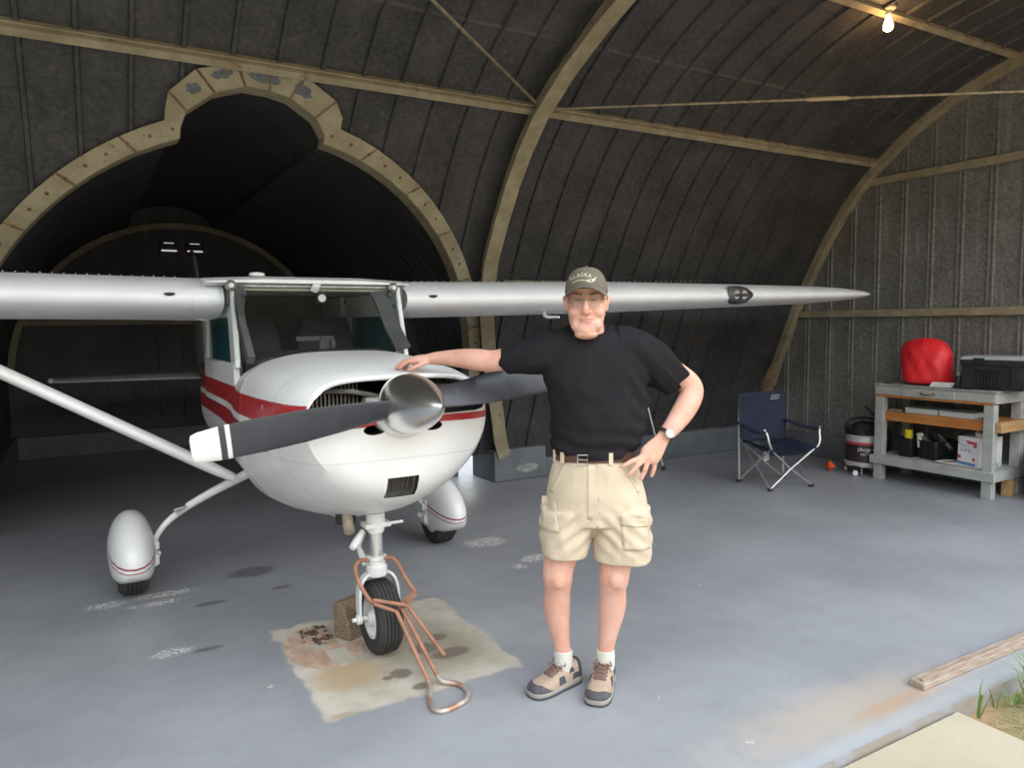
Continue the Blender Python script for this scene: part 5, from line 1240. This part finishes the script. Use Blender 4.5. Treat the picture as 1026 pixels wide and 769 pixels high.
# cap
M_CAP = mat('olive_cap', (.15, .133, .10), .9, 0, (.115, .102, .076), 5, 5, .3, .7, .3, 90)
b = MB(); R = []
for i in range(15):
    t = i/14*pi/2*.985; k = cos(t)**.72; h = .176 + .108*sin(t)
    R.append([hp(.0895*k*cos(a), -.004 + (.103 if sin(a) < 0 else .108)*k*sin(a), h + .020*(sin(a) < 0)*abs(sin(a))**1.5*(1-sin(t))) for a in [2*pi*j/48 for j in range(48)]])
b.rings(R); b.ball(hp(0, -.002, .286), (.007, .007, .004), 10, 6)
capo = b.build('cap', M_CAP, man, angle=180)
b = MB(); Ro, Ri = [], []
for lay in (0, 1):
    pass
top, bot = [], []
for i in range(25):
    p = -pi/2 + radians(-74 + 148*i/24); cs = abs(cos((i-12)/12*pi/2))
    row_t, row_b = [], []
    for j in range(6):
        v = j/5; ext = .072*v*cs**.45
        x = (.088 + ext*.30)*cos(p); y = -.004 + (.102 + ext)*sin(p)
        h = .200 - .026*(1-abs(sin(p)))*1.0 - .004*v*cs - 4.2*x*x*v
        row_t.append(hp(x, y, h + .002)); row_b.append(hp(x, y, h - .002))
    top.append(row_t); bot.append(row_b)
b.rings([t + q[::-1] for t, q in zip(top, bot)]); b.build('brim', M_CAP, capo, angle=60)
def bvh(o):
    w = WPOS[o]; return BVHTree.FromPolygons([v.co + w for v in o.data.vertices], [list(p.vertices) for p in o.data.polygons])
CAPB = bvh(capo); M_STITCH = mat('cream_stitching', (.66, .60, .44), .8)
def on_cap(x, h, lift):
    o = hp(x, -.4, h); hit = CAPB.ray_cast(o, HAXY)
    q = hit[0] if hit[0] is not None else hp(x, -.09, h); return q - HAXY*lift
b = MB()
word = 'ALASKA'
for i, ch_ in enumerate(word):
    V, Fc = text_mesh(ch_, .0235, .0004); t = (i-2.5)/2.5; x0 = -.022 + .038*t; h0 = .2465 - .008*t*t + .004*t; an = -.42*t + .1
    V2 = []
    for p in V:
        px, py = p.x*cos(an) - p.y*sin(an), p.x*sin(an) + p.y*cos(an); V2.append(on_cap(x0+px, h0+py, .0012+p.z))
    b.add(V2, Fc)
fish = [(.010, .222), (.020, .219), (.032, .219), (.041, .224), (.046, .234), (.049, .243), (.044, .238), (.036, .232), (.026, .230), (.017, .231), (.011, .228)]
V = [on_cap(x-.006, h-.002, .001) for x, h in fish]; b.add(V, [list(range(len(V)))])
for i in range(8):
    x = -.052 + .0082*i; h = .2175 + .0065*(1-((i-3.5)/3.5)**2) + .0006*i
    q = [on_cap(x+dx, h+dy, .001) for dx, dy in ((-.0026, -.0022), (.0026, -.002), (.0026, .0022), (-.0026, .002))]; b.add(q, [(0, 1, 2, 3)])
b.build('embroidery', M_STITCH, capo, smooth=False)

# t-shirt
M_TEE = mat('black_cotton', (.0155, .0135, .0155), .95, 0, (.019, .018, .021), 4, 4, .3, .7, .2, 120, spec=.12)
b = MB()
b.rings([er(.030, .058, 1.040, .168, .142, 40, 2.2), er(.032, .058, 1.058, .174, .148, 40, 2.2), er(.040, .055, 1.10, .193, .154, 40, 2.2), er(.050, .052, 1.17, .206, .158, 40, 2.2), er(.050, .050, 1.25, .211, .157, 40, 2.2), er(.045, .052, 1.33, .216, .150, 40, 2.2), er(.036, .058, 1.40, .222, .140, 40, 2.2), er(.030, .065, 1.47, .215, .124, 40, 2.2), er(.026, .072, 1.525, .196, .105, 40, 2.1), er(.024, .076, 1.562, .168, .094, 40, 2), er(.022, .076, 1.590, .122, .088, 40, 2, tilt=.25), er(.014, .074, 1.597, .086, .084, 40, 2, tilt=.45)])
limb(b, [(-.08, .068, 1.500, .092), (-.16, .07, 1.492, .094), (-.23, .078, 1.476, .084), (-.30, .092, 1.462, .067), (-.358, .104, 1.455, .0565)], 24)
limb(b, [(.12, .068, 1.515, .090), (.20, .072, 1.495, .099), (.27, .082, 1.452, .096), (.335, .092, 1.402, .088), (.392, .104, 1.360, .084)], 24)
def folds(p):
    q = (p - ML); r, a, u = q.dot(RX), q.dot(AX_), q.z
    n = noise.noise(Vector((r*7, a*7, u*5)))*.012 + noise.noise(Vector((r*16 + u*9, a*14, u*14 - r*8)))*.007
    if u < 1.22: n += .006*sin(u*95 + r*22 + 3*noise.noise(Vector((r*5, a*5, 2))))*min(1, (1.22-u)/.12)*(1 if u > 1.07 else .3)
    if r > .12 and u > 1.2: n += .012*sin((r*1.0+u*.8)*75 + 2*noise.noise(Vector((r*6, u*6, 1))))*min(1, (r-.12)/.1)*max(0, 1-abs(u-1.36)/.2)
    if r < -.12: n += .012*sin((u - r*.55)*70 + 2*noise.noise(Vector((r*6, u*6, 4))))*min(1, (-r-.12)/.08)*max(0, 1-abs(u-1.43)/.12)
    d = Vector((r-.04, a-.06, 0)); d = d.normalized() if d.length > 1e-4 else Vector((0, -1, 0))
    return p + (RX*d.x + AX_*d.y)*n + UP*n*.25*(abs(r) > .22)
tee = remesh(b, 'tshirt', M_TEE, man, .0065, 3, folds)
b = MB(); b.tube([PW(.014, .072, 1.596) + RX*(.085*cos(t)) + AX_*(.083*sin(t)) + UP*(.45*.083*sin(t)) for t in [2*pi*i/48 for i in range(48)]], .0062, 8, closed=True, flat=.7); b.build('collar', M_TEE, tee)

# shorts
M_KHAKI = mat('khaki_cotton', (.60, .50, .38), .9, 0, (.54, .445, .33), 5, 4, .3, .7, .25, 110)
b = MB()
b.rings([er(.030, .06, 1.068, .166, .138, 36, 2.2), er(.030, .06, 1.04, .172, .142, 36, 2.2), er(.034, .06, .97, .192, .150, 36, 2.3), er(.038, .06, .89, .210, .154, 36, 2.3), er(.040, .06, .81, .222, .150, 36, 2.3), er(.040, .06, .755, .222, .14, 36, 2.3)])
b.rings([er(-.078, .06, .82, .128, .14, 28, 2.3), er(-.088, .055, .74, .119, .132, 28, 2.3), er(-.097, .052, .66, .106, .12, 28, 2.3), er(-.101, .050, .612, .101, .113, 28, 2.3, rl=-.03)])
b.rings([er(.150, .06, .82, .125, .14, 28, 2.3), er(.152, .055, .74, .125, .135, 28, 2.3), er(.153, .050, .66, .127, .125, 28, 2.3), er(.152, .046, .588, .126, .118, 28, 2.3, rl=-.05)])
def sfolds(p):
    q = (p - ML); r, a, u = q.dot(RX), q.dot(AX_), q.z; c = -.09 if r < .03 else .15
    n = noise.noise(Vector((r*9, a*8, u*6)))*.007 + noise.noise(Vector((r*22, a*14, u*13)))*.006
    if u < .86: n += .006*sin((u + (r-.03)*(.9 if r > .03 else -.9))*85 + 2.5*noise.noise(Vector((r*6, a*4, 7))))*max(0, 1-abs(u-.73)/.14)
    d = Vector((r-c, a-.06, 0)); d = d.normalized() if d.length > 1e-4 else Vector((0, -1, 0))
    return p + (RX*d.x + AX_*d.y)*n
sh = remesh(b, 'shorts', M_KHAKI, man, .007, 3, sfolds)
SHB = bvh(sh)
def drape(name, pts, parent, m, lift=.004, nu=8, nv=8, th=.003):
    """pts: four (r, u) corners in order; laid on the front of the shorts"""
    g_ = []
    for i in range(nu+1):
        row = []
        for j in range(nv+1):
            s, t = i/nu, j/nv
            r = (pts[0][0]*(1-s)+pts[1][0]*s)*(1-t) + (pts[3][0]*(1-s)+pts[2][0]*s)*t; u = (pts[0][1]*(1-s)+pts[1][1]*s)*(1-t) + (pts[3][1]*(1-s)+pts[2][1]*s)*t
            hit = SHB.ray_cast(PW(r, -1.0, u), AX_)
            if hit[0] is None: hit = (PW(r, .05, u),)
            row.append(hit[0] - AX_*lift)
        g_.append(row)
    b = MB(); b.rings(g_, loop=False, cap=False); o = b.build(name, m, parent, angle=180); md = o.modifiers.new('t', 'SOLIDIFY'); md.thickness = th; md.offset = 0; return o
pk = drape('cargo_pocket', [(.125, .80), (.255, .775), (.262, .655), (.14, .665)], sh, M_KHAKI, .005); drape('pocket_flap', [(.125, .815), (.255, .79), (.256, .755), (.128, .775)], pk, M_KHAKI, .010)
pk = drape('cargo_pocket', [(-.198, .86), (-.145, .85), (-.13, .74), (-.198, .74)], sh, M_KHAKI, .005); drape('pocket_flap', [(-.196, .875), (-.14, .862), (-.138, .825), (-.196, .835)], pk, M_KHAKI, .009)
drape('fly', [(-.012, 1.03), (.018, 1.03), (.008, .80), (-.012, .80)], sh, M_KHAKI, .0005, 4, 12)
drape('hip_pocket_edge', [(.135, 1.03), (.150, 1.03), (.218, .90), (.205, .895)], sh, M_KHAKI, .001, 3, 10)
drape('hip_pocket_edge', [(-.092, 1.03), (-.105, 1.03), (-.165, .90), (-.152, .895)], sh, M_KHAKI, .001, 3, 10)
# belt
M_BELT = mat('brown_leather', (.085, .038, .022), .5, 0, (.06, .026, .016), 20)
b = MB(); b.rings([er(.030, .06, u, .176+g2, .147+g2, 48, 2.2) for u, g2 in ((1.036, -.004), (1.036, .003), (1.070, .002), (1.070, -.005))], closed=True); bt = b.build('belt', M_BELT, man, angle=50)
b = MB(); c = PW(-.032, -.0935, 1.053); P = [c + RX*x + UP*z for x, z in ((-.021, -.019), (.021, -.019), (.021, .019), (-.021, .019))]; P.append(P[0]); b.tube(P, .003, 8); b.tube([c - RX*.02, c + RX*.022 - AX_*.003], .0025, 6); b.build('buckle', M_STEEL, bt)
for r in (-.112, .085, -.142):
    xn = (r-.03)/.179; yy = (1-abs(xn)**2.2)**(1/2.2); a = .06 - .150*yy
    nv_ = Vector((math.copysign(abs(xn)**1.2/.179, xn), -(yy**1.2)/.150)).normalized(); no = RX*nv_.x + AX_*nv_.y; tg = UP.cross(no)
    b = MB(); b.box(PW(r, a, 1.053) + no*.001, (.019, .008, .052), Matrix((tg, no, UP)).transposed()); b.build('belt_loop', M_KHAKI, sh, bevel=.002)
b = MB(); b.box(PW(-.162, .06, 1.095), (.032, .065, .105), Matrix((RX, AX_, UP)).transposed()); b.box(PW(-.176, .06, 1.115), (.008, .06, .05), Matrix((RX, AX_, UP)).transposed()); b.build('belt_pouch', M_BLACKPL, man, bevel=.006)
# watch and ring
wc = Vector((.335, -.022, 1.150)); wd = (PW(.354, 0, 1.168) - PW(.318, -.025, 1.137)).normalized()
ws = wd.cross(AX_).normalized(); wf = ws.cross(wd); wf = wf if wf.dot(AX_) < 0 else -wf
W0 = PW(.320, -.022, 1.140)
b = MB(); b.rings([[W0 + wd*t + ws*(.0345+g2)*cos(a) + wf*(.0345+g2)*sin(a) for a in [2*pi*i/32 for i in range(32)]] for t, g2 in ((-.009, 0), (-.009, .0025), (.009, .0025), (.009, 0))], closed=True); wt = b.build('watch_strap', M_BLACKPL, man)
FM = basis(W0 + wf*.034, ws, wd, None); FM = FM if (FM.to_3x3() @ Vector((0, 0, 1))).dot(wf) > 0 else basis(W0 + wf*.034, -ws, wd)
b = MB(); b.lathe([(.019, .0), (.0205, .003), (.0205, .008), (.018, .010)], FM, 28); b.build('watch_case', M_STEEL, wt)
b = MB(); b.lathe([(.0172, .0098), (.0172, .0106)], FM, 28); b.build('watch_dial', mat('white_watch_dial', (.58, .58, .57), .5), wt)
b = MB(); rc, rt = PW(.2295, -.068, 1.002), (PW(.229, -.068, 1.0) - PW(.236, -.065, 1.02)).normalized(); b.tube([rc + rt.cross(AX_).normalized()*(.0128*cos(a)) + AX_*(.0128*sin(a)) for a in [2*pi*i/20 for i in range(20)]], .0018, 6, closed=True); b.build('ring', mat('gold_ring', (.65, .45, .18), .3, .9), man)

# socks and shoes
M_SOCK = mat('cream_sock', (.62, .61, .54), .95, 0, None, 30, 3, .3, .7, .4, 120)
M_SUEDE = mat('tan_suede', (.42, .32, .24), .9, 0, (.35, .26, .19), 14); M_GREYS = mat('dark_grey_shoe', (.085, .083, .095), .75, 0, (.06, .06, .07), 20); M_SOLE = mat('pale_sole', (.33, .30, .26), .7); M_OUT = mat('rubber_outsole', (.06, .06, .065), .8); M_LACE = mat('brown_lace', (.22, .125, .095), .9)
def shoe(heel, toe, ank):
    H_, T_ = PW(heel[0], heel[1], 0), PW(toe[0], toe[1], 0); d = (T_-H_); L_ = d.length; d.normalize(); sd = Vector((d.y, -d.x, 0))
    S = lambda t, x, z: H_ + d*(t*L_) + sd*x + UP*z
    prof = [(0.0, .018, .085), (.03, .031, .100), (.10, .039, .108), (.22, .043, .108), (.34, .045, .106), (.46, .047, .094), (.58, .051, .080), (.70, .054, .070), (.82, .053, .062), (.91, .046, .056), (.97, .033, .048), (1.0, .016, .038)]
    fine = []
    for i in range(len(prof)-1):
        for j in range(4):
            k = j/4; k2 = k; fine.append(tuple(prof[i][q]*(1-k2)+prof[i+1][q]*k2 for q in range(3)))
    fine.append(prof[-1])
    def foot(z0f, z1f, grow, lo=0, hi=1.0, lim=None):
        Rr = []
        for t, w, h in fine:
            if t < lo-1e-6 or t > hi+1e-6: continue
            w += grow; z0, z1 = z0f(t, h), z1f(t, h)
            Rr.append([S(t + (grow if t > .97 else 0), w*math.copysign(abs(cos(q))**.62, cos(q)), min(z0 + (z1-z0)*abs(sin(q))**.75, lim(t) if lim else 9)) for q in [pi*i/18 for i in range(19)]])
        return Rr
    b = MB(); b.rings(foot(lambda t, h: .018, lambda t, h: h, 0)); up = b.build('shoe', M_SUEDE, man, angle=50)
    b = MB(); R = []
    for t, w, h in prof: R.append([S((t-.5)*1.03+.5, x*(w+.006), z) for x, z in ((-.95, .010), (.95, .010), (1, .020), (1, .028 + .006*(t < .3)), (-1, .028 + .006*(t < .3)), (-1, .020))])
    b.rings(R); b.build('midsole', M_SOLE, up, bevel=.003)
    b = MB(); b.rings([[S((t-.5)*1.02+.5, x*(w+.004), z) for x, z in ((-1, .0), (1, .0), (1, .012), (-1, .012))] for t, w, h in prof]); b.build('outsole', M_OUT, up)
    b = MB(); b.rings(foot(lambda t, h: .020, lambda t, h: h+.003, .0035, .70, 1.0, lambda t: .030 + .026*min(1, max(0, (t-.72)/.14)))); b.build('toe_cap', M_GREYS, up, angle=50)
    b = MB(); b.rings(foot(lambda t, h: .030, lambda t, h: h+.008, .004, 0, .10)); b.build('heel_counter', M_GREYS, up, angle=50)
    for sx in (-1, 1):
        for t0, t1, z0, z1 in ((.40, .56, .036, .070), (.20, .32, .070, .092), (.08, .26, .036, .062)):
            b = MB(); V = []
            for q, (t, z) in enumerate(((t0, z0), (t1, z0), (t1-.02, z1), (t0+.04, z1))):
                w = next(w0 + (w1-w0)*(t-ta)/(tb-ta) for (ta, w0, _), (tb, w1, _) in zip(prof, prof[1:]) if ta <= t <= tb); V.append(S(t, sx*(w*(1.0 if z < .05 else .93)+.003), z))
            b.add(V + [v - sd*sx*.006 for v in V], [(0, 1, 2, 3), (7, 6, 5, 4), (0, 4, 5, 1), (1, 5, 6, 2), (2, 6, 7, 3), (3, 7, 4, 0)]); b.build('side_panel', M_GREYS, up, bevel=.002)
    b = MB(); b.rings([[S(t, x*.027, z + dz) for x, dz in ((-1, -.006), (1, -.006), (.8, .006), (-.8, .006))] for t, z in ((.66, .076), (.54, .088), (.44, .102), (.34, .114), (.29, .132))]); b.build('tongue', mat('brown_tongue', (.16, .10, .085), .9), up, bevel=.003)
    b = MB()
    for i in range(5):
        t = .63 - .062*i; z = .078 + .0085*i + .006; w = .030
        b.tube(smooth_path([S(t, -w, z-.012), S(t-.01, -w*.4, z+.003), S(t-.02, w*.4, z+.003), S(t-.03, w, z-.010)], 3), .003, 6)
    for sx in (-1, 1):
        b.tube(smooth_path([S(.36, sx*.004, .122), S(.37, sx*.03, .126), S(.42, sx*.040, .108), S(.38, sx*.012, .118)], 4), .0028, 6); b.tube(smooth_path([S(.36, 0, .122), S(.43, sx*.024, .114), S(.50, sx*.044, .092)], 4), .0026, 6)
    b.build('laces', M_LACE, up)
    b = MB(); b.rings([[S(.24, 0, 0)*0 + PW(ank[0], ank[1], z) + RX*(k*cos(a)) + AX_*(k*1.1*sin(a)) for a in [2*pi*i/28 for i in range(28)]] for z, k in ((.06, .037), (.10, .0425), (.118, .0415), (.135, .0425), (.160, .0405), (.163, .037))]); b.build('sock', M_SOCK, man)
shoe((-.035, .14), (-.255, -.032), (-.105, .087)); shoe((.10, .155), (.015, -.112), (.083, .086))
